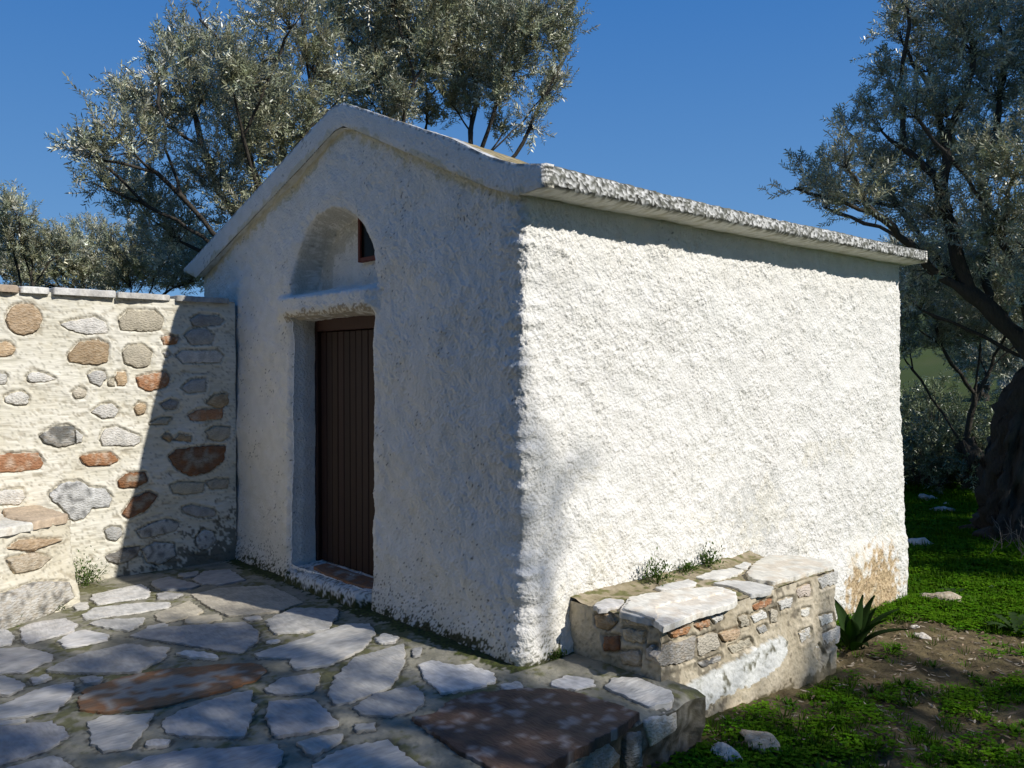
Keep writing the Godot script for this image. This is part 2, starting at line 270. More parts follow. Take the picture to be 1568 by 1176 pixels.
const CLUMPS_C := [
	["c", -10.850, 3.725, -0.084, 0.266],
	["c", -11.324, 3.300, -0.098, 0.440],
	["c", -10.944, 3.261, -0.625, 0.374],
	["c", -11.317, 3.816, 0.070, 0.339],
	["c", -12.314, 3.531, 0.140, 0.613],
	["c", -11.126, 3.056, -0.313, 0.391],
]
const CLUMPS_D := [
	["c", -13.054, 3.730, -1.646, 0.438],
	["c", -11.190, 3.324, -1.647, 0.472],
	["c", -12.402, 3.236, -1.200, 0.394],
	["c", -11.709, 3.326, -2.404, 0.559],
	["c", -12.613, 3.186, -1.780, 0.455],
	["c", -11.140, 3.353, -2.685, 0.495],
	["c", -12.340, 3.091, -2.348, 0.460],
	["c", -10.768, 2.993, -2.643, 0.377],
	["c", -11.114, 2.894, -2.399, 0.434],
	["c", -11.316, 2.870, -1.787, 0.426],
	["c", -10.424, 3.348, -2.776, 0.372],
	["c", -12.322, 2.914, -1.378, 0.385],
	["c", -13.276, 2.951, -0.912, 0.395],
	["c", -12.534, 2.997, -0.448, 0.383],
	["c", -13.290, 3.134, -0.323, 0.440],
	["c", -12.490, 3.037, -1.070, 0.394],
	["c", -12.866, 3.035, -1.965, 0.418],
	["c", -13.594, 3.135, 0.002, 0.440],
	["c", -13.420, 3.361, -0.950, 0.342],
]
const CLUMPS_R := [
	["c", -1.597, 3.480, -5.461, 0.155],
	["c", -2.100, 3.795, -6.882, 0.322],
	["c", -1.018, 3.627, -5.476, 0.269],
	["c", -1.021, 3.307, -5.846, 0.380],
	["c", -1.756, 3.417, -6.476, 0.268],
	["c", -1.236, 4.277, -6.762, 0.285],
	["c", -1.165, 4.799, -6.845, 0.285],
	["c", -1.181, 5.396, -7.127, 0.321],
	["c", -0.894, 5.511, -6.629, 0.245],
	["c", -1.004, 5.042, -7.431, 0.423],
	["c", -0.627, 4.349, -7.038, 0.474],
	["c", -0.924, 3.853, -7.258, 0.492],
	["c", -1.235, 3.446, -7.288, 0.427],
	["c", -0.374, 5.014, -7.075, 0.537],
	["c", -0.503, 4.797, -8.271, 0.588],
	["c", -0.399, 5.551, -8.596, 0.596],
	["c", -0.823, 4.121, -8.578, 0.614],
	["c", 0.107, 3.544, -6.830, 0.509],
	["c", -0.636, 3.266, -7.086, 0.440],
	["c", -0.095, 2.965, -6.893, 0.416],
	["c", 0.137, 2.827, -7.157, 0.417],
	["c", -0.814, 2.653, -7.011, 0.333],
	["c", -0.749, 2.526, -7.988, 0.433],
	["c", 0.126, 2.334, -7.005, 0.413],
	["c", -1.130, 2.253, -7.612, 0.276],
	["c", -0.745, 6.363, -8.294, 0.638],
	["c", -0.348, 6.639, -9.106, 0.734],
	["c", -0.031, 5.186, -8.788, 0.784],
	["c", 0.473, 3.749, -7.676, 0.701],
	["c", 0.297, 5.936, -9.053, 0.856],
	["c", 0.418, 2.941, -8.679, 0.680],
	["c", 0.762, 4.277, -8.198, 0.781],
	["c", 0.143, 2.449, -9.009, 0.552],
	["c", -0.638, 5.461, -6.861, 0.288],
	["c", -1.786, 4.448, -7.082, 0.191],
	["c", -1.575, 3.909, -7.421, 0.361],
	["c", -0.545, 5.515, -7.160, 0.328],
	["c", -0.647, 4.196, -6.233, 0.310],
]
const CLUMPS_S := [
	["c", 11.293, 9.226, 1.150, 0.201],
	["c", 10.405, 8.352, 1.041, 0.286],
	["c", 10.340, 8.066, 1.066, 0.302],
	["c", 10.849, 8.218, 0.716, 0.329],
	["c", 11.904, 8.889, -0.031, 0.214],
	["c", 11.037, 7.981, 0.084, 0.212],
	["c", 12.706, 9.067, -0.490, 0.228],
	["c", 11.520, 7.861, -0.658, 0.269],
	["c", 12.615, 8.420, -1.193, 0.325],
	["c", 11.439, 9.561, 0.745, 0.280],
	["c", 9.644, 8.014, 1.059, 0.230],
	["c", 10.774, 8.563, 0.560, 0.214],
	["c", 10.076, 7.495, 0.213, 0.303],
	["c", 12.743, 9.161, -1.179, 0.236],
	["c", 13.218, 9.450, -1.558, 0.338],
	["c", 11.076, 9.581, 0.410, 0.324],
	["c", 11.159, 9.347, 0.277, 0.209],
	["c", 10.825, 8.830, 0.132, 0.301],
	["c", 10.147, 8.173, 0.168, 0.289],
	["c", 11.731, 9.260, -0.474, 0.232],
	["c", 12.138, 9.252, -0.987, 0.205],
	["c", 10.805, 7.939, -0.746, 0.210],
	["c", 9.833, 6.982, -0.606, 0.250],
	["c", 12.570, 8.972, -1.650, 0.247],
	["c", 8.573, 7.571, 0.994, 0.242],
	["c", 9.428, 7.689, -0.166, 0.235],
	["c", 11.476, 9.144, -0.792, 0.256],
	["c", 10.940, 8.509, -0.725, 0.280],
	["c", 10.323, 7.710, -0.783, 0.224],
	["c", 11.736, 8.645, -1.431, 0.219],
	["c", 11.815, 8.498, -1.727, 0.307],
	["c", 9.190, 8.064, 0.236, 0.295],
	["c", 8.978, 7.773, 0.161, 0.284],
	["c", 8.643, 7.322, -0.178, 0.309],
	["c", 9.207, 7.390, -0.361, 0.276],
	["c", 11.099, 8.720, -1.202, 0.259],
	["c", 11.942, 9.063, -1.923, 0.256],
	["c", 9.901, 9.166, -0.121, 0.311],
	["c", 10.698, 9.489, -0.519, 0.256],
	["c", 10.372, 9.175, -0.612, 0.289],
	["c", 8.492, 7.510, -0.379, 0.286],
	["c", 8.905, 7.353, -0.711, 0.208],
	["c", 9.097, 7.145, -0.977, 0.243],
	["c", 12.065, 9.421, -2.102, 0.252],
	["c", 8.151, 7.985, -0.003, 0.203],
	["c", 7.624, 6.822, -0.212, 0.217],
	["c", 9.200, 7.866, -1.008, 0.238],
	["c", 10.053, 8.275, -1.542, 0.293],
	["c", 8.905, 7.355, -1.423, 0.266],
	["c", 10.849, 8.604, -2.228, 0.244],
	["c", 10.877, 8.453, -2.539, 0.289],
	["c", 11.881, 8.978, -2.828, 0.301],
	["c", 9.091, 9.064, -0.520, 0.210],
	["c", 8.274, 8.066, -0.440, 0.206],
	["c", 8.821, 8.407, -0.880, 0.211],
	["c", 8.902, 8.149, -1.236, 0.241],
	["c", 7.709, 7.044, -0.940, 0.327],
	["c", 8.532, 7.502, -1.411, 0.252],
	["c", 9.805, 7.942, -2.266, 0.300],
	["c", 9.506, 7.514, -2.244, 0.338],
	["c", 7.845, 8.141, -0.536, 0.258],
	["c", 8.018, 8.135, -0.712, 0.236],
	["c", 8.818, 8.607, -1.243, 0.291],
	["c", 9.366, 8.889, -1.524, 0.273],
	["c", 7.836, 7.259, -1.499, 0.247],
	["c", 7.551, 6.824, -1.292, 0.256],
	["c", 10.129, 8.797, -2.320, 0.207],
	["c", 8.790, 8.544, -1.744, 0.294],
	["c", 7.748, 7.521, -1.628, 0.316],
	["c", 10.447, 9.448, -2.480, 0.336],
	["c", 8.903, 8.572, -2.203, 0.249],
]
const CLUMPS_T := [
	["c", 12.905, 8.311, -1.356, 0.202],
	["c", 12.266, 7.062, -1.752, 0.281],
	["c", 12.872, 7.218, -2.338, 0.238],
	["c", 15.126, 8.775, -3.501, 0.333],
	["c", 14.167, 7.825, -3.198, 0.294],
	["c", 14.417, 7.772, -3.598, 0.321],
	["c", 11.348, 7.384, -1.082, 0.254],
	["c", 11.538, 7.194, -1.610, 0.279],
	["c", 13.759, 8.749, -2.149, 0.209],
	["c", 14.241, 8.803, -2.984, 0.308],
	["c", 12.469, 6.936, -2.677, 0.274],
	["c", 15.005, 8.984, -3.535, 0.231],
	["c", 14.596, 8.366, -3.484, 0.254],
	["c", 12.086, 7.448, -2.118, 0.309],
	["c", 11.809, 7.136, -2.168, 0.331],
	["c", 13.391, 8.109, -3.030, 0.273],
	["c", 12.753, 7.518, -3.021, 0.272],
	["c", 11.838, 8.317, -2.105, 0.247],
	["c", 13.041, 9.227, -2.463, 0.245],
	["c", 13.361, 8.807, -2.915, 0.240],
	["c", 14.345, 9.379, -3.245, 0.206],
	["c", 14.180, 9.107, -3.369, 0.339],
	["c", 13.243, 7.805, -3.593, 0.238],
	["c", 14.265, 8.515, -4.140, 0.322],
	["c", 12.684, 6.856, -3.847, 0.267],
	["c", 12.354, 8.287, -3.051, 0.331],
	["c", 11.841, 6.901, -3.464, 0.257],
	["c", 14.123, 8.408, -4.528, 0.228],
	["c", 10.270, 7.388, -2.040, 0.207],
	["c", 10.734, 7.803, -2.510, 0.278],
	["c", 12.868, 8.785, -3.270, 0.332],
	["c", 13.340, 9.169, -3.638, 0.251],
	["c", 12.564, 8.243, -3.829, 0.325],
	["c", 12.477, 8.081, -3.926, 0.240],
	["c", 11.830, 7.091, -3.982, 0.323],
	["c", 12.595, 7.527, -4.465, 0.263],
	["c", 14.961, 9.469, -5.302, 0.226],
	["c", 11.148, 8.292, -2.863, 0.221],
	["c", 13.226, 9.431, -3.847, 0.281],
	["c", 10.552, 7.023, -3.064, 0.335],
	["c", 10.626, 6.819, -3.559, 0.322],
	["c", 13.482, 8.951, -4.484, 0.252],
	["c", 14.469, 9.268, -5.208, 0.246],
	["c", 11.047, 8.475, -2.977, 0.219],
	["c", 10.825, 7.887, -3.200, 0.276],
	["c", 12.682, 9.064, -3.891, 0.250],
	["c", 11.492, 7.817, -3.772, 0.265],
	["c", 13.386, 9.303, -4.471, 0.331],
	["c", 11.231, 7.241, -4.123, 0.209],
	["c", 13.761, 9.095, -5.108, 0.217],
	["c", 14.584, 9.339, -5.740, 0.218],
	["c", 10.159, 7.404, -3.295, 0.205],
	["c", 10.613, 7.568, -3.627, 0.250],
	["c", 12.372, 8.886, -4.443, 0.220],
	["c", 12.650, 8.422, -5.210, 0.260],
	["c", 11.621, 7.342, -5.032, 0.220],
	["c", 12.238, 7.690, -5.523, 0.302],
	["c", 12.248, 8.840, -4.975, 0.262],
	["c", 10.872, 7.456, -4.496, 0.238],
	["c", 10.823, 7.093, -4.952, 0.208],
	["c", 12.355, 8.246, -5.526, 0.248],
	["c", 11.394, 7.305, -5.409, 0.305],
	["c", 9.760, 6.967, -4.506, 0.305],
	["c", 10.271, 7.084, -4.862, 0.287],
	["c", 11.935, 8.405, -5.674, 0.283],
	["c", 10.767, 7.142, -5.612, 0.218],
	["c", 10.747, 7.029, -5.874, 0.207],
]
const CLUMPS_F := [
	["c", 14.460, 13.200, -4.347, 0.150],
	["c", 14.280, 12.600, -4.375, 0.170],
	["c", 14.100, 12.200, -4.183, 0.160],
	["c", 14.520, 13.600, -4.185, 0.120],
]
const CLUMPS_Q := [
	["c", -2.558, 3.233, -10.701, 0.410],
	["c", -1.876, 2.628, -9.868, 0.473],
	["c", -2.035, 2.153, -9.592, 0.377],
	["c", -2.068, 2.418, -11.364, 0.517],
	["c", -1.854, 1.875, -10.062, 0.363],
	["c", -1.484, 1.972, -10.529, 0.479],
	["c", -1.271, 2.174, -11.082, 0.487],
	["c", -1.366, 3.011, -11.788, 0.609],
	["c", -2.156, 2.634, -9.649, 0.333],
	["c", -1.463, 2.747, -10.705, 0.531],
	["c", -1.634, 3.083, -9.932, 0.468],
	["c", -0.840, 2.163, -11.234, 0.575],
	["c", -1.111, 3.422, -12.136, 0.611],
	["c", -2.519, 1.791, -10.284, 0.301],
]
const QBASE := Vector3(-1.69, 0, -10.86)
const CLUMPS_N := [
	["c", 6.700, 5.010, -8.443, 0.621],
	["c", 6.108, 5.288, -8.989, 0.600],
	["c", 4.581, 6.903, -11.549, 0.629],
	["c", 5.068, 5.385, -9.594, 0.563],
	["c", 4.722, 5.229, -9.899, 0.581],
	["c", 4.494, 5.617, -9.119, 0.457],
	["c", 6.700, 5.779, -9.373, 0.629],
	["c", 4.745, 8.615, -7.468, 0.454],
	["c", 2.779, 8.046, -11.308, 0.480],
	["c", 4.473, 5.001, -11.600, 0.614],
	["c", 4.176, 8.301, -10.207, 0.664],
	["c", 5.809, 7.142, -8.937, 0.452],
	["c", 2.700, 5.863, -9.935, 0.574],
	["c", 6.700, 8.963, -10.614, 0.473],
	["c", 5.687, 5.999, -9.601, 0.496],
	["c", 5.209, 6.492, -11.225, 0.574],
	["c", 3.251, 4.958, -9.741, 0.630],
	["c", 4.683, 8.987, -9.336, 0.475],
	["c", 5.299, 6.342, -11.600, 0.602],
	["c", 4.741, 8.617, -8.695, 0.637],
	["c", 4.839, 4.376, -11.029, 0.643],
	["c", 5.631, 7.328, -9.888, 0.487],
	["c", 6.380, 4.516, -10.088, 0.625],
	["c", 4.172, 7.125, -10.843, 0.683],
	["c", 4.183, 9.041, -10.939, 0.610],
	["c", 4.928, 7.984, -11.234, 0.643],
	["c", 3.470, 5.191, -9.594, 0.613],
	["c", 4.538, 4.532, -10.923, 0.626],
	["c", 3.748, 4.963, -11.102, 0.671],
	["c", 4.432, 4.939, -11.600, 0.518],
	["c", 4.586, 9.066, -9.628, 0.494],
	["c", 5.839, 5.379, -7.717, 0.594],
	["c", 4.269, 4.449, -10.313, 0.626],
	["c", 6.115, 4.717, -11.269, 0.534],
	["c", 4.428, 8.620, -9.501, 0.657],
	["c", 6.700, 8.387, -10.156, 0.524],
	["c", 3.410, 4.240, -11.600, 0.468],
	["c", 5.180, 8.740, -9.647, 0.545],
	["c", 4.739, 8.611, -8.338, 0.612],
	["c", 6.149, 5.932, -7.900, 0.656],
	["c", 2.700, 6.945, -9.631, 0.538],
	["c", 6.700, 6.935, -9.805, 0.581],
	["c", 3.384, 5.557, -10.777, 0.683],
	["c", 2.700, 7.067, -7.495, 0.679],
	["c", 5.477, 4.373, -10.094, 0.595],
	["c", 3.810, 5.968, -10.130, 0.518],
	["c", 5.717, 6.812, -8.806, 0.559],
	["c", 5.363, 7.968, -10.750, 0.639],
	["c", 3.471, 5.371, -9.657, 0.622],
	["c", 6.664, 8.208, -11.600, 0.692],
	["c", 3.656, 9.110, -10.315, 0.618],
	["c", 6.648, 7.176, -8.502, 0.664],
	["c", 3.408, 7.184, -8.577, 0.604],
	["c", 5.511, 7.567, -10.481, 0.685],
	["c", 6.540, 7.654, -8.248, 0.560],
	["c", 5.947, 5.027, -9.237, 0.499],
	["c", 3.156, 8.860, -9.656, 0.608],
	["c", 4.852, 4.327, -11.224, 0.532],
	["c", 5.805, 5.721, -8.401, 0.603],
	["c", 4.527, 5.336, -9.263, 0.683],
]

# ---------------------------------------------------------------- helpers
class Builder:
	var v := PackedVector3Array()
	var n := PackedVector3Array()
	var c := PackedColorArray()
	var i := PackedInt32Array()

	func tri(a: int, b: int, d: int) -> void:      # counter-clockwise seen from outside
		i.append(a); i.append(d); i.append(b)

	func point(p: Vector3, col: Color, nor := Vector3.UP) -> int:
		v.append(p); n.append(nor); c.append(col)
		return v.size() - 1

	func smooth(from := 0, tri_from := 0) -> void:
		for k in range(from, v.size()):
			n[k] = Vector3.ZERO
		for k in range(tri_from, i.size(), 3):
			var a := i[k]
			var b := i[k + 2]
			var d := i[k + 1]
			var f := (v[b] - v[a]).cross(v[d] - v[a])
			n[a] += f; n[b] += f; n[d] += f
		for k in range(from, v.size()):
			n[k] = n[k].normalized() if n[k].length_squared() > 1e-16 else Vector3.UP

	func grid(pts: PackedVector3Array, cols: PackedColorArray, nu: int, nv: int, skip: PackedByteArray, flip: bool) -> void:
		var base := v.size()
		v.append_array(pts); c.append_array(cols)
		var sgn := -1.0 if flip else 1.0
		for b in nv:
			for a in nu:
				var k := b * nu + a
				var du := pts[k + (1 if a < nu - 1 else 0)] - pts[k - (1 if a > 0 else 0)]
				var dv := pts[k + (nu if b < nv - 1 else 0)] - pts[k - (nu if b > 0 else 0)]
				var f := du.cross(dv) * sgn
				n.append(f.normalized() if f.length_squared() > 1e-18 else Vector3.UP)
		var has_skip := skip.size() > 0
		for b in nv - 1:
			for a in nu - 1:
				var k := b * nu + a
				if has_skip and skip[k] == 1:
					continue
				k += base
				if flip:
					i.append(k); i.append(k + 1); i.append(k + nu + 1)
					i.append(k); i.append(k + nu + 1); i.append(k + nu)
				else:
					i.append(k); i.append(k + nu + 1); i.append(k + 1)
					i.append(k); i.append(k + nu); i.append(k + nu + 1)

	func ring_tube(path: PackedVector3Array, radii: PackedFloat32Array, sides: int, col: Color, rough := 0.0, noise: FastNoiseLite = null) -> void:
		var first := v.size()
		var first_tri := i.size()
		var side := Vector3.RIGHT
		for k in path.size():
			var t := (path[mini(k + 1, path.size() - 1)] - path[maxi(k - 1, 0)]).normalized()
			if absf(t.dot(side)) > 0.95:
				side = Vector3.FORWARD
			side = (side - t * side.dot(t)).normalized()
			var other := t.cross(side)
			for s in sides:
				var a := TAU * s / sides
				var r := radii[k]
				var dir := side * cos(a) + other * sin(a)
				if noise:
					var q := path[k] + dir * r
					r *= 1.0 + rough * noise.get_noise_3d(q.x * 9.0, q.y * 2.2, q.z * 9.0) + rough * 0.5 * noise.get_noise_3d(q.x * 40.0, q.y * 9.0, q.z * 40.0)
				v.append(path[k] + dir * r); n.append(dir); c.append(col)
		for k in path.size() - 1:
			for s in sides:
				var a := first + k * sides + s
				var b := first + k * sides + (s + 1) % sides
				tri(a, b, b + sides); tri(a, b + sides, a + sides)
		smooth(first, first_tri)

	func mesh() -> ArrayMesh:
		var arrays := []
		arrays.resize(Mesh.ARRAY_MAX)
		arrays[Mesh.ARRAY_VERTEX] = v
		arrays[Mesh.ARRAY_NORMAL] = n
		arrays[Mesh.ARRAY_COLOR] = c
		arrays[Mesh.ARRAY_INDEX] = i
		var m := ArrayMesh.new()
		m.add_surface_from_arrays(Mesh.PRIMITIVE_TRIANGLES, arrays)
		return m


func put(called: String, mesh: Mesh, material: Material, parent: Node) -> MeshInstance3D:
	var o := MeshInstance3D.new()
	o.name = called
	o.mesh = mesh
	o.material_override = material
	o.cast_shadow = GeometryInstance3D.SHADOW_CASTING_SETTING_ON
	parent.add_child(o, true)
	return o

func thing(called: String, label: String, category: String, at := Vector3.ZERO, group := "") -> Node3D:
	var o := Node3D.new()
	o.name = called
	add_child(o, true)
	if called_count.has(called):
		called_count[called] += 1
		o.name = "%s_%03d" % [called, called_count[called]]
	else:
		called_count[called] = 0
	o.position = at
	mark(o, label, category, group)
	return o

var called_count := {}

func mark(o: Node, label: String, category: String, group := "") -> void:
	o.set_meta("label", label)
	o.set_meta("category", category)
	if group != "":
		o.set_meta("group", group)

func smoothstep01(a: float, b: float, x: float) -> float:
	var t := clampf((x - a) / (b - a), 0.0, 1.0)
	return t * t * (3.0 - 2.0 * t)

func lin(r: float, g: float, b: float) -> Color:
	return Color(r, g, b).linear_to_srgb()

func na(x: float, y: float, z: float, f: float) -> float:
	return noise_a.get_noise_3d((0.36 * x + 0.48 * y - 0.8 * z) * f, (-0.8 * x + 0.6 * y) * f, (0.48 * x + 0.64 * y + 0.6 * z) * f)

func nb(x: float, y: float, z: float, f: float) -> float:
	return noise_b.get_noise_3d((0.36 * x + 0.48 * y - 0.8 * z) * f, (-0.8 * x + 0.6 * y) * f, (0.48 * x + 0.64 * y + 0.6 * z) * f)

func cell(x: float, y: float, z: float, f: float) -> float:
	return noise_c.get_noise_3d(x * f, y * f, z * f)

func noise_texture(key: String, kind: int, frequency: float, octaves: int, low: Color, high: Color, seed_at: int, size := 512) -> NoiseTexture2D:
	if textures.has(key):
		return textures[key]
	var fn := FastNoiseLite.new()
	fn.noise_type = kind
	fn.frequency = frequency
	fn.seed = seed_at
	fn.fractal_octaves = octaves
	fn.fractal_type = FastNoiseLite.FRACTAL_FBM if octaves > 1 else FastNoiseLite.FRACTAL_NONE
	var t := NoiseTexture2D.new()
	t.width = size
	t.height = size
	t.seamless = true
	t.noise = fn
	var g := Gradient.new()
	g.set_color(0, low)
	g.set_color(1, high)
	t.color_ramp = g
	textures[key] = t
	return t

func surface(key: String, rough: float, tex := "", scale := Vector3.ONE, bump := 0.0, bump_tex := "", tint := Color.WHITE, vertex := true) -> StandardMaterial3D:
	if mats.has(key):
		return mats[key]
	var m := StandardMaterial3D.new()
	m.resource_name = key
	m.albedo_color = tint
	m.roughness = rough
	m.metallic_specular = 0.35
	m.vertex_color_use_as_albedo = vertex
	m.uv1_triplanar = true
	m.uv1_world_triplanar = true
	m.uv1_scale = scale
	m.uv1_triplanar_sharpness = 4.0
	if tex != "":
		m.albedo_texture = textures[tex]
	if bump != 0.0:
		m.heightmap_enabled = true
		m.heightmap_texture = textures[bump_tex]
		m.heightmap_scale = bump
	mats[key] = m
	return m

func make_materials() -> void:
	var s := FastNoiseLite.TYPE_SIMPLEX_SMOOTH
	noise_texture("grain", s, 0.03, 5, Color(0.91, 0.91, 0.90), Color(1, 1, 1), 3)
	noise_texture("soft", s, 0.008, 4, Color(0.94, 0.94, 0.93), Color(1, 1, 1), 11)
	noise_texture("streak", s, 0.02, 5, Color(0.86, 0.86, 0.86), Color(1, 1, 1), 5)
	noise_texture("relief", s, 0.025, 5, Color(0, 0, 0), Color(1, 1, 1), 8)
	noise_texture("roughcast", s, 0.045, 4, Color(0, 0, 0), Color(1, 1, 1), 44)
	noise_texture("pits", FastNoiseLite.TYPE_CELLULAR, 0.04, 2, Color(0, 0, 0), Color(1, 1, 1), 21)
	noise_texture("rust", s, 0.015, 5, Color(0.84, 0.79, 0.72), Color(1, 1, 1), 31)
	surface("plaster", 0.92, "soft", Vector3(1.7, 1.7, 1.7), 0.7, "roughcast")
	surface("roof", 0.95, "grain", Vector3(1.3, 1.3, 1.3), 0.5, "relief")
	surface("mortar", 0.95, "grain", Vector3(1.7, 1.7, 1.7), 0.5, "relief")
	surface("wall_mortar", 0.95, "grain", Vector3(0.5, 2.6, 0.5), 0.35, "relief")
	surface("schist", 0.72, "streak", Vector3(1.1, 2.0, 3.4), 0.35, "relief")
	surface("schist_cross", 0.70, "streak", Vector3(3.6, 2.0, 0.9), 0.35, "relief")
	surface("field_stone", 0.85, "rust", Vector3(2.6, 4.6, 2.6), 0.7, "relief")
	surface("pale_stone", 0.85, "grain", Vector3(3.0, 4.6, 3.0), 0.7, "relief")
	surface("soil", 1.0, "grain", Vector3(2.0, 2.0, 2.0), 0.8, "relief")
	surface("bark", 0.95, "streak", Vector3(5.0, 1.1, 5.0), 1.2, "relief")
	var wood := surface("wood", 0.6, "streak", Vector3(9.0, 0.6, 9.0), 0.25, "streak")
	wood.metallic_specular = 0.4
	var leaf := StandardMaterial3D.new()
	leaf.resource_name = "olive_leaf"
	leaf.vertex_color_use_as_albedo = true
	leaf.roughness = 0.36
	leaf.metallic_specular = 0.55
	leaf.backlight_enabled = true
	leaf.backlight = Color(0.2, 0.22, 0.12)
	mats["leaf"] = leaf
	var grass := StandardMaterial3D.new()
	grass.resource_name = "grass_blade"
	grass.vertex_color_use_as_albedo = true
	grass.roughness = 0.8
	grass.metallic_specular = 0.15
	grass.backlight_enabled = true
	grass.backlight = Color(0.4, 0.6, 0.15)
	mats["grass"] = grass
	var litter := StandardMaterial3D.new()
	litter.resource_name = "dry_leaf"
	litter.vertex_color_use_as_albedo = true
	litter.roughness = 0.8
	mats["litter"] = litter
	var glass := StandardMaterial3D.new()
	glass.resource_name = "dark_glass"
	glass.albedo_color = Color(0.05, 0.045, 0.04)
	glass.roughness = 0.3
	glass.metallic_specular = 0.25
	mats["glass"] = glass

# colours of the stones, linear
const STONE := {
	"W": Color(0.74, 0.71, 0.65), "G": Color(0.52, 0.505, 0.475), "B": Color(0.53, 0.51, 0.475), "E": Color(0.56, 0.50, 0.39),
	"T": Color(0.56, 0.44, 0.30), "O": Color(0.52, 0.28, 0.15), "D": Color(0.22, 0.22, 0.21), "R": Color(0.28, 0.17, 0.11),
	"M": Color(0.16, 0.095, 0.072), "V": Color(0.66, 0.65, 0.61), "L": Color(0.84, 0.80, 0.69), "C": Color(0.80, 0.77, 0.69),
	"P": Color(0.66, 0.56, 0.46), "Z": Color(0.74, 0.73, 0.68)}

func stone_colour(code: String, base: Color, p: Vector3, inward: float) -> Color:
	var a := na(p.x, p.y, p.z, 9.0)
	var b := nb(p.x, p.y, p.z, 28.0)
	var k := 1.0 + 0.16 * a + 0.14 * b
	var c := Color(base.r * k, base.g * k, base.b * k)
	match code:
		"O":
			if b + 0.5 * a > 0.28: c = c.lerp(Color(0.6, 0.5, 0.4), 0.7)
		"V":
			if 0.5 * b + nb(p.x, p.y * 2.2, p.z, 34.0) + 0.3 * a > 0.42: c = Color(0.12, 0.12, 0.115).lerp(c, 0.25)
		"D":
			if a > 0.2: c = Color(0.5, 0.5, 0.48)
		"R":
			if inward > 0.35 + 0.5 * a: c = c.lerp(Color(0.42, 0.39, 0.33), 0.85)
			elif b > 0.1: c = c.lerp(Color(0.34, 0.15, 0.06), 0.7)
		"M":
			if nb(p.x, p.y, p.z, 24.0) + 0.9 * a > 0.62: c = c.lerp(Color(0.42, 0.37, 0.33), 0.7)
			elif a < -0.2: c = c.lerp(Color(0.10, 0.07, 0.055), 0.6)
		"W", "G", "B":
			if b > 0.33: c = c.lerp(Color(0.22, 0.21, 0.18), 0.4)
			elif a > 0.3: c = c.lerp(Color(0.55, 0.48, 0.38), 0.3)
		"L":
			if a > 0.12: c = c.lerp(Color(0.55, 0.42, 0.28), 0.4)
		"Z":
			if b + a > 0.25: c = c.lerp(Color(0.28, 0.28, 0.22), 0.7)
	return c

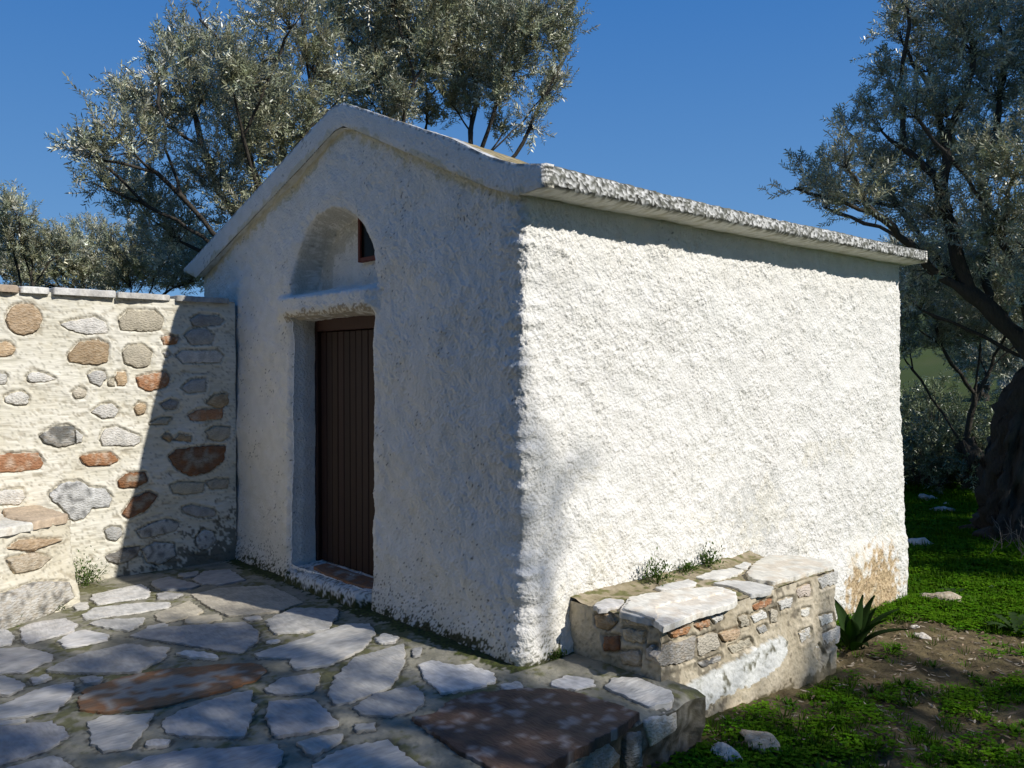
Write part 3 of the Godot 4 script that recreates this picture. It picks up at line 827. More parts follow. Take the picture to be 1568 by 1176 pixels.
# One stone: an outline in metres on the plane (origin, u, w), standing `proud` above it along u x w turned to `out`.
func stone_mesh(code: String, flat: PackedVector2Array, origin: Vector3, u: Vector3, w: Vector3, out: Vector3, proud: float, sink: float, dome: float, step := 0.03, bevel := 0.008, rough := 0.004) -> ArrayMesh:
	var area := 0.0
	for k in flat.size():
		area += flat[k].cross(flat[(k + 1) % flat.size()])
	var turned := u.cross(w).dot(out) < 0.0
	if (area < 0.0) != turned:
		flat.reverse()
	var line := PackedVector2Array()
	for k in flat.size():
		var a := flat[k]
		var b := flat[(k + 1) % flat.size()]
		var parts := maxi(1, int(round(a.distance_to(b) / step)))
		for s in parts:
			line.append(a.lerp(b, float(s) / parts))
	var count := line.size()
	var centre := Vector2.ZERO
	for p in line:
		centre += p / count
	var soft := PackedVector2Array()
	for k in count:
		var q := line[k] * 0.84 + (line[(k + 1) % count] + line[(k + count - 1) % count]) * 0.08
		var world := origin + u * q.x + w * q.y
		q += (q - centre).normalized() * (rough * 1.6 * na(world.x, world.y, world.z, 26.0) + rough * nb(world.x, world.y, world.z, 60.0))
		soft.append(q)
	var base: Color = STONE[code]
	var shift := Vector3(rng.randf_range(-1, 1), rng.randf_range(-1, 1), rng.randf_range(-1, 1)) * 0.03
	var tone := rng.randf_range(0.86, 1.12)
	base = Color(base.r * tone + shift.x, base.g * tone + shift.x * 0.8, base.b * tone + shift.x * 0.6 + shift.z * 0.4)
	var b := Builder.new()
	var rings := [[0.0, -sink], [0.0, proud * 0.7], [bevel, proud]]
	var inner_line := PackedVector2Array()
	var widest := 0.001
	for q in soft:
		widest = maxf(widest, q.distance_to(centre))
	for ring in rings:
		for k in count:
			var q := soft[k]
			var to := centre - q
			var inward: float = ring[0]
			q += to.normalized() * minf(inward, to.length() * 0.3)
			var h: float = ring[1]
			var p := origin + u * q.x + w * q.y
			if h > 0.0:
				h += 0.35 * minf(proud, 0.012) * 0.45 * (na(p.x, p.y, p.z, 13.0) + 0.5 * nb(p.x, p.y, p.z, 45.0))
			if inward > 0.0:
				inner_line.append(q)
			b.point(p + out * h, stone_colour(code, base, p, 0.0))
	for r in 2:
		for k in count:
			var a := r * count + k
			var d := r * count + (k + 1) % count
			b.tri(a, d, d + count); b.tri(a, d + count, a + count)
	var cloud := inner_line.duplicate()
	var lo := inner_line[0]
	var hi := inner_line[0]
	for q in inner_line:
		lo = lo.min(q); hi = hi.max(q)
	var gap := clampf(widest / 5.0, 0.012, 0.032)
	var rows := int((hi.y - lo.y) / gap) + 1
	var across := int((hi.x - lo.x) / gap) + 1
	for r in rows:
		for k in across:
			var q := lo + Vector2((k + 0.5 * (r % 2) + 0.25) * gap, (r + 0.5) * gap)
			q += Vector2(na(q.x, q.y, 7.0, 60.0), na(q.x, q.y, 17.0, 60.0)) * gap * 0.25
			if not Geometry2D.is_point_in_polygon(q, inner_line):
				continue
			var near := 9.0
			for e in count:
				near = minf(near, q.distance_squared_to(inner_line[e]))
			near = sqrt(near)
			if near < gap * 0.55:
				continue
			cloud.append(q)
			var p := origin + u * q.x + w * q.y
			var t := clampf(near / (widest * 0.8), 0.0, 1.0)
			var h := proud + dome * (1.0 - (1.0 - t) * (1.0 - t)) + minf(1.0, near / 0.03) * minf(proud, 0.012) * 0.4 * (na(p.x, p.y, p.z, 13.0) + 0.5 * nb(p.x, p.y, p.z, 45.0))
			b.point(p + out * h, stone_colour(code, base, p, t))
	var mesh_tris := Geometry2D.triangulate_delaunay(cloud)
	var top := 2 * count
	for k in range(0, mesh_tris.size(), 3):
		var a := cloud[mesh_tris[k]]
		var d := cloud[mesh_tris[k + 1]]
		var e := cloud[mesh_tris[k + 2]]
		if not Geometry2D.is_point_in_polygon((a + d + e) / 3.0, inner_line):
			continue
		var way := (d - a).cross(e - a)
		if absf(way) < 1e-9:
			continue
		if (way > 0.0) != turned:
			b.tri(top + mesh_tris[k], top + mesh_tris[k + 1], top + mesh_tris[k + 2])
		else:
			b.tri(top + mesh_tris[k], top + mesh_tris[k + 2], top + mesh_tris[k + 1])
	b.smooth()
	return b.mesh()

func outline(row: Array) -> PackedVector2Array:
	var p := PackedVector2Array()
	for k in range(1, row.size(), 2):
		p.append(Vector2(row[k], row[k + 1]))
	return p

# how near a grid of (a, b) points lies to the outlines: 0 outside, 1 inside, and a seam value within `seam` of an edge
func seam_field(rows: Array, a0: float, da: float, na_: int, b0: float, db: float, nb_: int, seam: float) -> PackedFloat32Array:
	var f := PackedFloat32Array()
	f.resize(na_ * nb_)
	f.fill(9.0)
	for row in rows:
		var p := outline(row)
		var lo := p[0]
		var hi := p[0]
		for q in p:
			lo = lo.min(q); hi = hi.max(q)
		lo -= Vector2(seam, seam); hi += Vector2(seam, seam)
		for ib in range(maxi(0, int((lo.y - b0) / db)), mini(nb_, int((hi.y - b0) / db) + 2)):
			for ia in range(maxi(0, int((lo.x - a0) / da)), mini(na_, int((hi.x - a0) / da) + 2)):
				var q := Vector2(a0 + ia * da, b0 + ib * db)
				var d := 9.0
				for k in p.size():
					var c := Geometry2D.get_closest_point_to_segment(q, p[k], p[(k + 1) % p.size()])
					d = minf(d, c.distance_to(q))
				if Geometry2D.is_point_in_polygon(q, p):
					d = -d
				var at := ib * na_ + ia
				f[at] = minf(f[at], d)
	return f

# ---------------------------------------------------------------- setting
func ground_height(x: float, z: float) -> float:
	var h := -0.27 + 0.043 * clampf(z, -6.0, 0.0)
	var ahead := (x - CAMERA_AT.x) * -0.7406 + (z - CAMERA_AT.z) * -0.6719
	var across := (x - CAMERA_AT.x) * 0.6719 + (z - CAMERA_AT.z) * -0.7406
	if ahead > 12.0:
		h += 0.05 * (ahead - 12.0) + 0.0006 * pow(minf(ahead - 12.0, 60.0), 2.0)
		h = minf(h, 9.0)
	h += 0.05 * clampf(across - 4.0, 0.0, 30.0)
	h += 0.035 * na(x, 0.0, z, 1.1) + 0.012 * nb(x, 0.0, z, 5.0)
	var far := clampf((Vector2(x, z).length() - 14.0) / 30.0, 0.0, 1.0)
	h += far * 0.5 * na(x, 3.0, z, 0.12)
	var apron := minf(absf(x - 0.3), 1.0)
	if x < 0.55 and z > -4.7:
		h = minf(h, -0.22)
	return h

# green cover: 0 bare soil .. 1 full
func cover(x: float, z: float) -> float:
	var k := 0.47 + 0.65 * na(x, 7.0, z, 0.9) + 0.45 * nb(x, 7.0, z, 3.2)
	var bare := 1.0 - smoothstep01(0.25, 1.0, Vector2((x - 0.75) * 1.25, (z + 3.1) * 0.75).length())
	k -= bare * 0.65
	k += 0.5 * (1.0 - smoothstep01(0.2, 0.7, Vector2((x - 0.95) * 1.3, (z + 1.0) * 0.7).length()))
	k += 0.75 * smoothstep01(-3.7, -4.8, z)
	k += 0.3 * smoothstep01(1.6, 2.4, x) * smoothstep01(-0.8, -2.2, z)
	return clampf(k, 0.0, 1.0)

func build_ground() -> void:
	var ax := PackedFloat32Array()
	var az := PackedFloat32Array()
	var count := 330
	for k in count:
		var t := (float(k) / (count - 1) * 2.0 - 1.0)
		var d := 5.5 * t + 600.0 * pow(absf(t), 9.0) * signf(t) + 10.0 * t * t * t
		ax.append(1.6 + d)
		az.append(-2.5 + d)
	var pts := PackedVector3Array()
	var cols := PackedColorArray()
	for b in count:
		for a in count:
			var x := ax[a]
			var z := az[b]
			var h := ground_height(x, z)
			var near := Vector2(x - 1.6, z + 2.5).length() < 6.0
			if near:
				h += 0.008 * nb(x, 1.0, z, 17.0) + 0.006 * na(x, 1.0, z, 40.0)
			pts.append(Vector3(x, h, z))
			var k := cover(x, z)
			var soil := Color(0.085, 0.064, 0.032).lerp(Color(0.17, 0.13, 0.065), clampf(0.5 + nb(x, 2.0, z, 6.0), 0, 1))
			var moss := Color(0.075, 0.085, 0.018)
			var c := soil.lerp(moss, clampf((k - 0.2) * 1.5 + 0.6 * nb(x, 4.0, z, 11.0), 0.0, 1.0))
			if not near:
				c = c.lerp(Color(0.05, 0.085, 0.02), 0.55)
			cols.append(c)
	var bld := Builder.new()
	bld.grid(pts, cols, count, count, PackedByteArray(), true)
	var g := put("ground", bld.mesh(), mats["soil"], self)
	g.set_meta("kind", "structure")
	g.set_meta("label", "brown mossy soil of the olive grove around the chapel")

func build_terrace() -> void:
	var root := Node3D.new()
	root.name = "terrace"
	root.set_meta("kind", "structure")
	root.set_meta("label", "crazy paved terrace of pale flagstones in front of the chapel")
	add_child(root)
	# mortar bed
	var st := 0.016
	var x0 := -3.5
	var z0 := -0.40
	var nx := int((0.84 - x0) / st) + 1
	var nz := int((3.9 - z0) / st) + 1
	var f := seam_field(PAVING, x0, st, nx, z0, st, nz, 0.05)
	var pts := PackedVector3Array()
	var cols := PackedColorArray()
	for b in nz:
		for a in nx:
			var x := x0 + a * st
			var z := z0 + b * st
			var d := f[b * nx + a]
			var h := -0.001 + 0.004 * na(x, 0, z, 5.0) + 0.002 * nb(x, 0, z, 40.0)
			if d < 0.05:
				h -= 0.003 * (1.0 - clampf(absf(d - 0.006) / 0.02, 0.0, 1.0))
				if d < -0.012: h -= 0.018
			if x > 0.78:
				h -= 0.02 * smoothstep01(0.78, 0.84, x)
				x += 0.02 * na(x, 0, z, 6.0)
			pts.append(Vector3(x, h, z))
			var m := na(x, 5.0, z, 2.2) + 0.7 * nb(x, 5.0, z, 14.0)
			var c := Color(0.35, 0.325, 0.25).lerp(Color(0.25, 0.235, 0.175), clampf(0.5 + nb(x, 8.0, z, 7.0), 0, 1))
			if m > 0.18:
				c = c.lerp(Color(0.13, 0.13, 0.04), clampf((m - 0.18) * 3.0, 0.0, 0.75))
			if d < 0.02 and nb(x, 9.0, z, 30.0) > 0.0:
				c = c.lerp(Color(0.06, 0.055, 0.04), 0.65)
			# moss and black dirt gathered along the foot of the front wall
			var foot := z + 0.05 * na(x, 2.0, z, 6.0) + 0.05 * nb(x, 2.0, z, 21.0)
			if x < 0.05 and foot < 0.13:
				c = Color(0.045, 0.05, 0.02).lerp(Color(0.085, 0.10, 0.025), clampf(0.5 + 1.2 * nb(x, 3.0, z, 40.0), 0, 1))
			cols.append(c)
	var bld := Builder.new()
	bld.grid(pts, cols, nx, nz, PackedByteArray(), true)
	# the edge that drops to the grass
	var rows := 24
	var ep := PackedVector3Array()
	var ec := PackedColorArray()
	for r in rows:
		for b in nz:
			var top := pts[b * nx + nx - 1]
			var y := lerpf(top.y, -0.42, float(r) / (rows - 1))
			var p := Vector3(top.x + 0.02 * na(top.x, y, top.z, 7.0) * minf(1.0, r / 3.0) - 0.05 * r / rows, y, top.z)
			ep.append(p)
			var dark := Color(0.10, 0.09, 0.06).lerp(Color(0.22, 0.20, 0.16), clampf(0.5 + 1.3 * nb(p.x, p.y, p.z, 15.0), 0, 1))
			ec.append(dark)
	bld.grid(ep, ec, nz, rows, PackedByteArray(), false)
	put("mortar_bed", bld.mesh(), mats["mortar"], root)
	for row in PAVING:
		var proud := rng.randf_range(0.006, 0.011)
		if row[0] == "M":
			proud = 0.016
		var m: Material = mats["schist"] if rng.randf() < 0.5 else mats["schist_cross"]
		put("paving_stone", stone_mesh(row[0], outline(row), Vector3.ZERO, Vector3.RIGHT, Vector3.BACK, Vector3.UP, proud, 0.03, 0.0015, 0.022, 0.0035, 0.007), m, root)
	# stones of the drop, below the brown slab
	for row in [["B", 0.62, -0.17, 0.60, -0.03, 0.30, -0.035, 0.22, -0.12, 0.34, -0.20], ["W", 0.02, -0.15, 0.06, -0.02, -0.17, -0.02, -0.19, -0.12], ["D", 0.19, -0.20, 0.18, -0.04, 0.08, -0.05, 0.07, -0.22], ["E", 1.0, -0.2, 0.98, -0.05, 0.7, -0.05, 0.68, -0.18]]:
		put("edge_stone", stone_mesh(row[0], outline(row), Vector3(0.815, 0, 0), Vector3.BACK, Vector3.UP, Vector3.RIGHT, 0.035, 0.03, 0.012), mats["field_stone"], root)

# ---------------------------------------------------------------- chapel
const TOP := [-4.405, 2.448, -4.156, 2.529, -1.928, 3.285, -1.817, 3.308, -1.709, 3.297, -1.557, 3.241, -0.57, 2.841, -0.233, 2.678, -0.027, 2.605, 0.18, 2.57]
const UNDER := [-4.405, 2.41, -4.159, 2.341, -2.905, 2.766, -2.107, 3.04, -1.826, 3.141, -1.718, 3.149, -1.558, 3.086, -1.081, 2.879, -0.571, 2.655, -0.233, 2.511, -0.027, 2.440, 0.18, 2.454]

# behind the front lip the roof lies lower
func sag(y: float, z: float) -> float:
	return 2.50 + (y - 2.50) * lerpf(1.0, 0.70, smoothstep01(0.05, -1.3, z)) if y > 2.50 else y

func along(t: Array, x: float) -> float:
	for k in range(0, t.size() - 2, 2):
		if x <= t[k + 2]:
			var q := clampf((x - t[k]) / (t[k + 2] - t[k]), 0.0, 1.0)
			return lerpf(t[k + 1], t[k + 3], q)
	return t[t.size() - 1]

const DOOR_L := -2.545
const DOOR_R := -1.455
const DOOR_TOP := 1.925
const SILL := 0.10
const RECESS := 0.205

# relief of the thrown render: how far the surface stands out at p
func render_relief(p: Vector3, side: float) -> float:
	var big := 0.018 * na(p.x, p.y, p.z, 1.3) + 0.008 * na(p.x, p.y, p.z, 3.4) + 0.004 * nb(p.x + 7.0, p.y, p.z, 6.5)
	var lump := nb(p.x, p.y, p.z, 11.0)
	var grit := na(p.x, p.y, p.z, 36.0)
	var fine := nb(p.x, p.y, p.z, 62.0)
	var finest := na(p.x + 9.0, p.y, p.z, 80.0)
	var blob := 0.5 - cell(p.x, p.y, p.z, 30.0)
	var dent := 0.0
	if na(p.x, p.y, p.z + 3.0, 1.9) > 0.02:
		dent = -0.008 * clampf(1.0 - (cell(p.x, p.y, p.z, 8.0) + 1.0) / 0.20, 0.0, 1.0)
	var crop := 0.35 + 0.75 * clampf(0.5 + 0.9 * na(p.x, p.y + 4.0, p.z, 2.6) + 0.7 * lump, 0.0, 1.2)      # thicker and thinner throws
	return big + dent + lerpf(0.0026, 0.0022, side) * lump + crop * (lerpf(0.0032, 0.0038, side) * grit + lerpf(0.0028, 0.0046, side) * fine + lerpf(0.0012, 0.0030, side) * finest + lerpf(0.0020, 0.0065, side) * blob)

func front_depth(x: float, y: float) -> float:
	# the niche over the door: a half round, its edge softened by many coats of limewash
	var cx := -1.975
	var q := Vector2(x - cx, y - 2.085)
	var wob := 0.012 * na(x, y, 4.0, 4.0)
	var inside := minf(0.562 - q.length(), q.y) + wob
	var d := -0.20 * smoothstep01(-0.012, 0.055, inside) - 0.012 * smoothstep01(-0.09, 0.02, 0.562 - q.length()) * smoothstep01(-0.02, 0.03, q.y)
	# the lintel swells forward under it
	var lx := smoothstep01(-2.80, -2.52, x) * (1.0 - smoothstep01(-1.47, -1.36, x))
	var ly := smoothstep01(1.88, 1.95, y + 0.012 * na(x, 0, 0, 5.0)) * (1.0 - smoothstep01(2.05, 2.10, y))
	d += 0.042 * lx * ly
	# rounded arris of the doorway
	var ex := maxf(DOOR_L - x, x - DOOR_R)
	var e := maxf(ex, y - DOOR_TOP)
	if y < DOOR_TOP + 0.08 and e < 0.06:
		d -= 0.028 * pow(1.0 - clampf(e / 0.06, 0.0, 1.0), 2.0)
	return d

func plaster_colour(p: Vector3, front: bool) -> Color:
	var c := Color(0.83, 0.80, 0.735)
	var a := na(p.x, p.y, p.z, 2.3)
	var b := nb(p.x, p.y, p.z, 11.0)
	var f := nb(p.x + 5.0, p.y, p.z, 42.0)
	var g := na(p.x, p.y + 9.0, p.z, 75.0)
	c = c.lerp(Color(0.74, 0.70, 0.61), clampf(0.9 * a + 0.5 * b, 0.0, 1.0) * 0.3)
	# black specks of lichen: scattered on the shaded front, thick near the ground
	var low := 1.0 - smoothstep01(0.05, 0.5, p.y + 0.15 * a + (0.0 if front else 0.3))
	var speck := f + 0.75 * g + 0.5 * a + 0.25 * b
	var bar := (1.26 if front else 1.6) - 0.5 * low
	if speck > bar:
		c = c.lerp(Color(0.10, 0.10, 0.085), clampf((speck - bar) * 5.0, 0.0, 0.9))
	# algae and splash dirt with a ragged upper edge at the foot of the wall
	var foot := p.y if front or p.z > -0.25 else p.y + 0.30 + 0.035 * -p.z
	var ragged := foot + 0.06 * b + 0.05 * a
	var crust := f + 0.8 * g
	if ragged < 0.02 + 0.05 * crust:
		c = Color(0.06, 0.062, 0.03).lerp(Color(0.13, 0.13, 0.075), clampf(0.5 + crust, 0.0, 1.0))
	elif ragged < 0.16 and crust > 0.12 + ragged * 4.5:
		c = c.lerp(Color(0.12, 0.12, 0.075), 0.8)
	if not front:
		# the bare ochre undercoat where the limewash has come off at the far end
		var o := Vector2((p.z + 3.95) * 0.75, (p.y + 0.28) * 1.15).length() + 0.16 * b + 0.13 * a + 0.06 * f
		if o < 0.40:
			c = c.lerp(Color(0.60, 0.43, 0.23), clampf((0.40 - o) * 6.0, 0.0, 0.9))
			if f > 0.12 and o < 0.3:
				c = c.lerp(Color(0.26, 0.17, 0.09), 0.7)
		var grey := Vector2((p.z + 2.1) * 0.7, p.y - 0.55).length() + 0.2 * b + 0.2 * f
		if grey < 0.20:
			c = c.lerp(Color(0.46, 0.46, 0.42), 0.5)
		var yellow := na(p.x + 3.0, p.y, p.z, 1.7) + 0.4 * b
		if p.y < 1.0 and yellow > 0.42:
			c = c.lerp(Color(0.78, 0.72, 0.56), clampf((yellow - 0.42) * 1.6, 0.0, 0.3))
	else:
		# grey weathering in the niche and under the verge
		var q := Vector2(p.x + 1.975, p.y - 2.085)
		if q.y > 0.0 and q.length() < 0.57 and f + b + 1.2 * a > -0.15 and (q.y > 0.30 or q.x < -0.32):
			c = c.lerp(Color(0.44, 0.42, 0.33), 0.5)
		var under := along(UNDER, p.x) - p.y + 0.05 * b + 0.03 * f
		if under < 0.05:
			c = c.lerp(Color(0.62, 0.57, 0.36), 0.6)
		# brown drip stain on the lintel's lower edge
		if p.x > -2.6 and p.x < DOOR_R + 0.03 and p.y > DOOR_TOP - 0.04 and p.y + 0.03 * b < DOOR_TOP + 0.035 and f > -0.25:
			c = c.lerp(Color(0.24, 0.17, 0.08), 0.7)
	return c

func build_chapel() -> void:
	var root := thing("chapel", "small whitewashed chapel with gabled roof and arched niche over its door", "chapel")
	# columns of the outer wall: [x, z, nx, nz, front?]
	var col := []
	var wx := -4.20
	var steps := int((-0.06 - wx) / 0.0105)
	var xs := []
	for k in steps + 1:
		xs.append(lerpf(wx + 0.05, -0.06, float(k) / steps))
	# snap two columns to the door's edges
	for edge in [DOOR_L, DOOR_R]:
		var best := 0
		for k in xs.size():
			if absf(xs[k] - edge) < absf(xs[best] - edge):
				best = k
		xs[best] = edge
	for x in xs:
		col.append([x, 0.0, 0.0, 1.0, true])
	for k in range(1, 9):
		var a := PI / 2.0 * (1.0 - k / 9.0)
		col.append([-0.06 + 0.06 * cos(a), -0.06 + 0.06 * sin(a), cos(a), sin(a), false])
	var depth := 4.60
	var side_steps := int((depth - 0.12) / 0.009)
	for k in side_steps + 1:
		col.append([0.0, lerpf(-0.06, -depth + 0.06, float(k) / side_steps), 1.0, 0.0, false])
	for k in range(1, 7):
		var a := -PI / 2.0 * (k / 7.0)
		col.append([-0.06 + 0.06 * cos(a), -depth + 0.06 + 0.06 * sin(a), cos(a), sin(a), false])
	for k in 36:
		col.append([lerpf(-0.1, wx + 0.05, k / 35.0), -depth, 0.0, -1.0, false])
	for k in 36:
		col.append([wx, lerpf(-depth + 0.05, -0.05, k / 35.0), -1.0, 0.0, false])
	col.append([wx + 0.015, -0.015, -0.7, 0.7, false])
	col.append([wx + 0.05, 0.0, 0.0, 1.0, true])
	var ys := []
	var ny := int(3.85 / 0.0095)
	for k in ny + 1:
		ys.append(lerpf(-0.62, 3.22, float(k) / ny))
	for edge in [SILL, DOOR_TOP]:
		var best := 0
		for k in ys.size():
			if absf(ys[k] - edge) < absf(ys[best] - edge):
				best = k
		ys[best] = edge
	var nu := col.size()
	var nv := ys.size()
	var pts := PackedVector3Array()
	var cols := PackedColorArray()
	var skip := PackedByteArray()
	pts.resize(nu * nv); cols.resize(nu * nv); skip.resize(nu * nv)
	for b in nv:
		var y: float = ys[b]
		for a in nu:
			var cc: Array = col[a]
			var p := Vector3(cc[0], y, cc[1])
			var at := b * nu + a
			var front: bool = cc[4]
			var top := sag(along(UNDER, p.x), p.z) + 0.06
			var cut := y > top
			if front and y < DOOR_TOP - 0.001 and y > SILL - 0.001 and p.x > DOOR_L - 0.001 and p.x < DOOR_R - 0.001:
				cut = true
			skip[at] = 1 if cut else 0
			pts[at] = wall_place(p, Vector3(cc[2], 0, cc[3]), front)
			if cut:
				cols[at] = Color.WHITE
			else:
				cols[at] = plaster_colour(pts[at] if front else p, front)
	var bld := Builder.new()
	bld.grid(pts, cols, nu, nv, skip, false)
	# reveals of the doorway
	for s in 3:
		var rp := PackedVector3Array()
		var rc := PackedColorArray()
		var n := 0
		var deep := 22
		for k in (nv if s < 2 else nu):
			var p: Vector3
			var inn: Vector3
			if s < 2:
				if ys[k] < SILL - 0.12 or ys[k] > DOOR_TOP + 0.001: continue
				p = Vector3(DOOR_L if s == 0 else DOOR_R, ys[k], 0)
				inn = Vector3(1.0 if s == 0 else -1.0, 0, 0)
			else:
				if not col[k][4] or k > xs.size() or col[k][0] < DOOR_L - 0.001 or col[k][0] > DOOR_R + 0.001: continue
				p = Vector3(col[k][0], DOOR_TOP, 0)
				inn = Vector3(0, -1, 0)
			var edge := wall_place(p, Vector3(0, 0, 1), true)
			for j in deep:
				var t := float(j) / (deep - 1)
				var q := edge + Vector3(0, 0, -0.30 * t)
				var give := minf(1.0, t * 4.0)
				q += inn * give * (0.5 * render_relief(q * 1.0 + Vector3(3, 0, 0), 0.3) + 0.012 * smoothstep01(0.0, 0.3, t))
				rp.append(q)
				var c := plaster_colour(Vector3(q.x, minf(q.y + 0.25, 1.6), q.z), true)
				if s == 2 and nb(q.x, q.y, q.z, 9.0) > -0.2:
					c = c.lerp(Color(0.28, 0.20, 0.10), 0.6)
				rc.append(c)
			n += 1
		bld.grid(rp, rc, deep, n, PackedByteArray(), s == 1)
		if s == 2:
			pass
	put("plaster_wall", bld.mesh(), mats["plaster"], root)
	build_roof(root)
	build_door(root)
	build_window(root)

func wall_place(p: Vector3, n: Vector3, front: bool) -> Vector3:
	var side := clampf(n.x, 0.0, 1.0)
	if front:
		side = 0.9 * smoothstep01(-0.35, -0.05, p.x)
	elif n.z > 0.1:
		side = 0.9
	var d := render_relief(p, side)
	var ridge := 1.0 - smoothstep01(0.0, 0.22, Vector2(p.x, p.z).length())
	d += ridge * (0.016 * na(0.0, p.y, 0.0, 4.0) + 0.010 * nb(0.0, p.y, 1.0, 13.0))
	if front:
		d += front_depth(p.x, p.y)
	# the walls lean in a little and swell at the foot
	d -= maxf(p.y, 0.0) * (0.008 + 0.006 * clampf(absf(n.x), 0.0, 1.0))
	if p.y < 0.2:
		d += 0.03 * smoothstep01(0.2, -0.05, p.y)
	var q := p + n * d
	if p.z < -4.3:
		q.z += 0.035 * maxf(0.0, p.y) * smoothstep01(-4.3, -4.6, p.z)
	return q

func build_roof(root: Node3D) -> void:
	# cross-section, from the left tip over the ridge to the right eave and back underneath
	var loop := PackedVector2Array()
	var marks := PackedInt32Array()
	var n_top := 130
	for k in n_top:
		var x := lerpf(-4.405, 0.18, float(k) / (n_top - 1))
		loop.append(Vector2(x, along(TOP, x))); marks.append(0)
	for k in range(1, 11):
		loop.append(Vector2(0.187 + 0.004 * sin(PI * k / 11.0), lerpf(2.57, 2.454, k / 11.0))); marks.append(1)
	for k in 70:
		var x := lerpf(0.18, -4.405, k / 69.0)
		loop.append(Vector2(x, along(UNDER, x))); marks.append(2)
	for k in range(1, 4):
		loop.append(Vector2(-4.413, lerpf(2.41, 2.448, k / 4.0))); marks.append(3)
	# soften the bends
	for pass_ in 1:
		var soft := loop.duplicate()
		for k in loop.size():
			soft[k] = loop[k] * 0.5 + (loop[(k + 1) % loop.size()] + loop[(k + loop.size() - 1) % loop.size()]) * 0.25
		loop = soft
	loop.append(loop[0]); marks.append(0)
	var nu := loop.size()
	var nv := 330
	var pts := PackedVector3Array()
	var cols := PackedColorArray()
	for b in nv:
		var z := lerpf(0.028, -4.53, float(b) / (nv - 1))
		for a in nu:
			var l := loop[a]
			var p := Vector3(l.x, sag(l.y, z), z)
			var m := marks[a]
			var e := na(p.x, p.y, p.z, 1.5)
			var f := nb(p.x, p.y, p.z, 40.0)
			var g := na(p.x, p.y, p.z, 62.0)
			var h := nb(p.x, p.y, p.z, 13.0)
			var c: Color
			var blend := minf(1.0, b / 3.0)
			if m == 1:
				p.x += blend * (0.007 * f + 0.006 * g + 0.004 * h)
				p.y += blend * 0.006 * g
				c = Color(0.72, 0.71, 0.68)
				var edge := absf((l.y - 2.512) / 0.058)
				var bar := 0.04 - 0.45 * edge * edge
				if f * 0.8 + g + 0.5 * h > bar:
					c = Color(0.055, 0.055, 0.045).lerp(Color(0.2, 0.2, 0.17), clampf(0.5 + h, 0, 1))
			elif m == 2 or m == 3:
				p.y += 0.006 * e + 0.003 * h * blend
				c = Color(0.76, 0.75, 0.69)
				if h + 0.6 * f > 0.35:
					c = c.lerp(Color(0.5, 0.47, 0.33), 0.6)
				if l.x > 0.12 and f + h > 0.15:
					c = c.lerp(Color(0.12, 0.12, 0.09), 0.6)
			else:
				p.y += 0.006 * e + blend * (0.004 * h + 0.002 * f)
				c = Color(0.46, 0.38, 0.22).lerp(Color(0.34, 0.26, 0.12), clampf(0.5 + 1.1 * h, 0, 1))
				if f > 0.25: c = c.lerp(Color(0.12, 0.11, 0.08), 0.7)
				if b < 5 + 3.0 * h: c = Color(0.70, 0.69, 0.66) if g < 0.1 else Color(0.3, 0.29, 0.26)
				if l.x > 0.10 + 0.03 * h: c = Color(0.14, 0.14, 0.11)
			pts.append(p); cols.append(c)
	var bld := Builder.new()
	bld.grid(pts, cols, nu, nv, PackedByteArray(), true)
	var slab := put("roof", bld.mesh(), mats["roof"], root)
	slab.set_meta("label", "concrete roof slab with ochre lichen on top and black spotted eave")
	# the two ends: smooth plastered verges
	for end in 2:
		var vp := PackedVector3Array()
		var vc := PackedColorArray()
		var n := 300
		var rows := 16
		for r in rows:
			for k in n:
				var x := lerpf(-4.411, 0.186, float(k) / (n - 1))
				var t := float(r) / (rows - 1)
				var y := lerpf(along(UNDER, x), along(TOP, x), t)
				# the softened outline of the slab is a little inside these lines at the bends
				var zf := 0.034 if end == 0 else -4.532
				var bulge: float = 0.008 * (1.0 - pow(absf(t * 2.0 - 1.0), 4.0))
				if k >= n - 2:
					x = 0.189 + 0.006 * (k - n + 2)
					bulge -= 0.006 + 0.05 * (k - n + 2)
				var relief := 0.002 * na(x, y, 0, 5.0) + 0.0008 * nb(x, y, 0, 38.0)
				vp.append(Vector3(x, sag(y, zf), zf + (bulge + relief) * (1.0 if end == 0 else -1.0)))
				var c := Color(0.82, 0.79, 0.725)
				var s := nb(x, y, 2.0, 40.0) + 0.6 * na(x, y, 2.0, 3.0)
				if s > 1.08: c = c.lerp(Color(0.2, 0.2, 0.18), 0.8)
				if t < 0.16 + 0.2 * na(x, y, 0, 9.0) and na(x, 1.0, 0, 2.0) > -0.25: c = c.lerp(Color(0.60, 0.54, 0.34), 0.5)
				if k >= n - 2 and nb(x, y, 5.0, 40.0) > -0.1: c = Color(0.12, 0.12, 0.10)
				if t > 0.93 and nb(x, 3.0, 0, 24.0) > 0.1: c = c.lerp(Color(0.22, 0.21, 0.18), 0.7)
				vc.append(c)
		var vb := Builder.new()
		vb.grid(vp, vc, n, rows, PackedByteArray(), end == 1)
		put("verge", vb.mesh(), mats["plaster"], root)

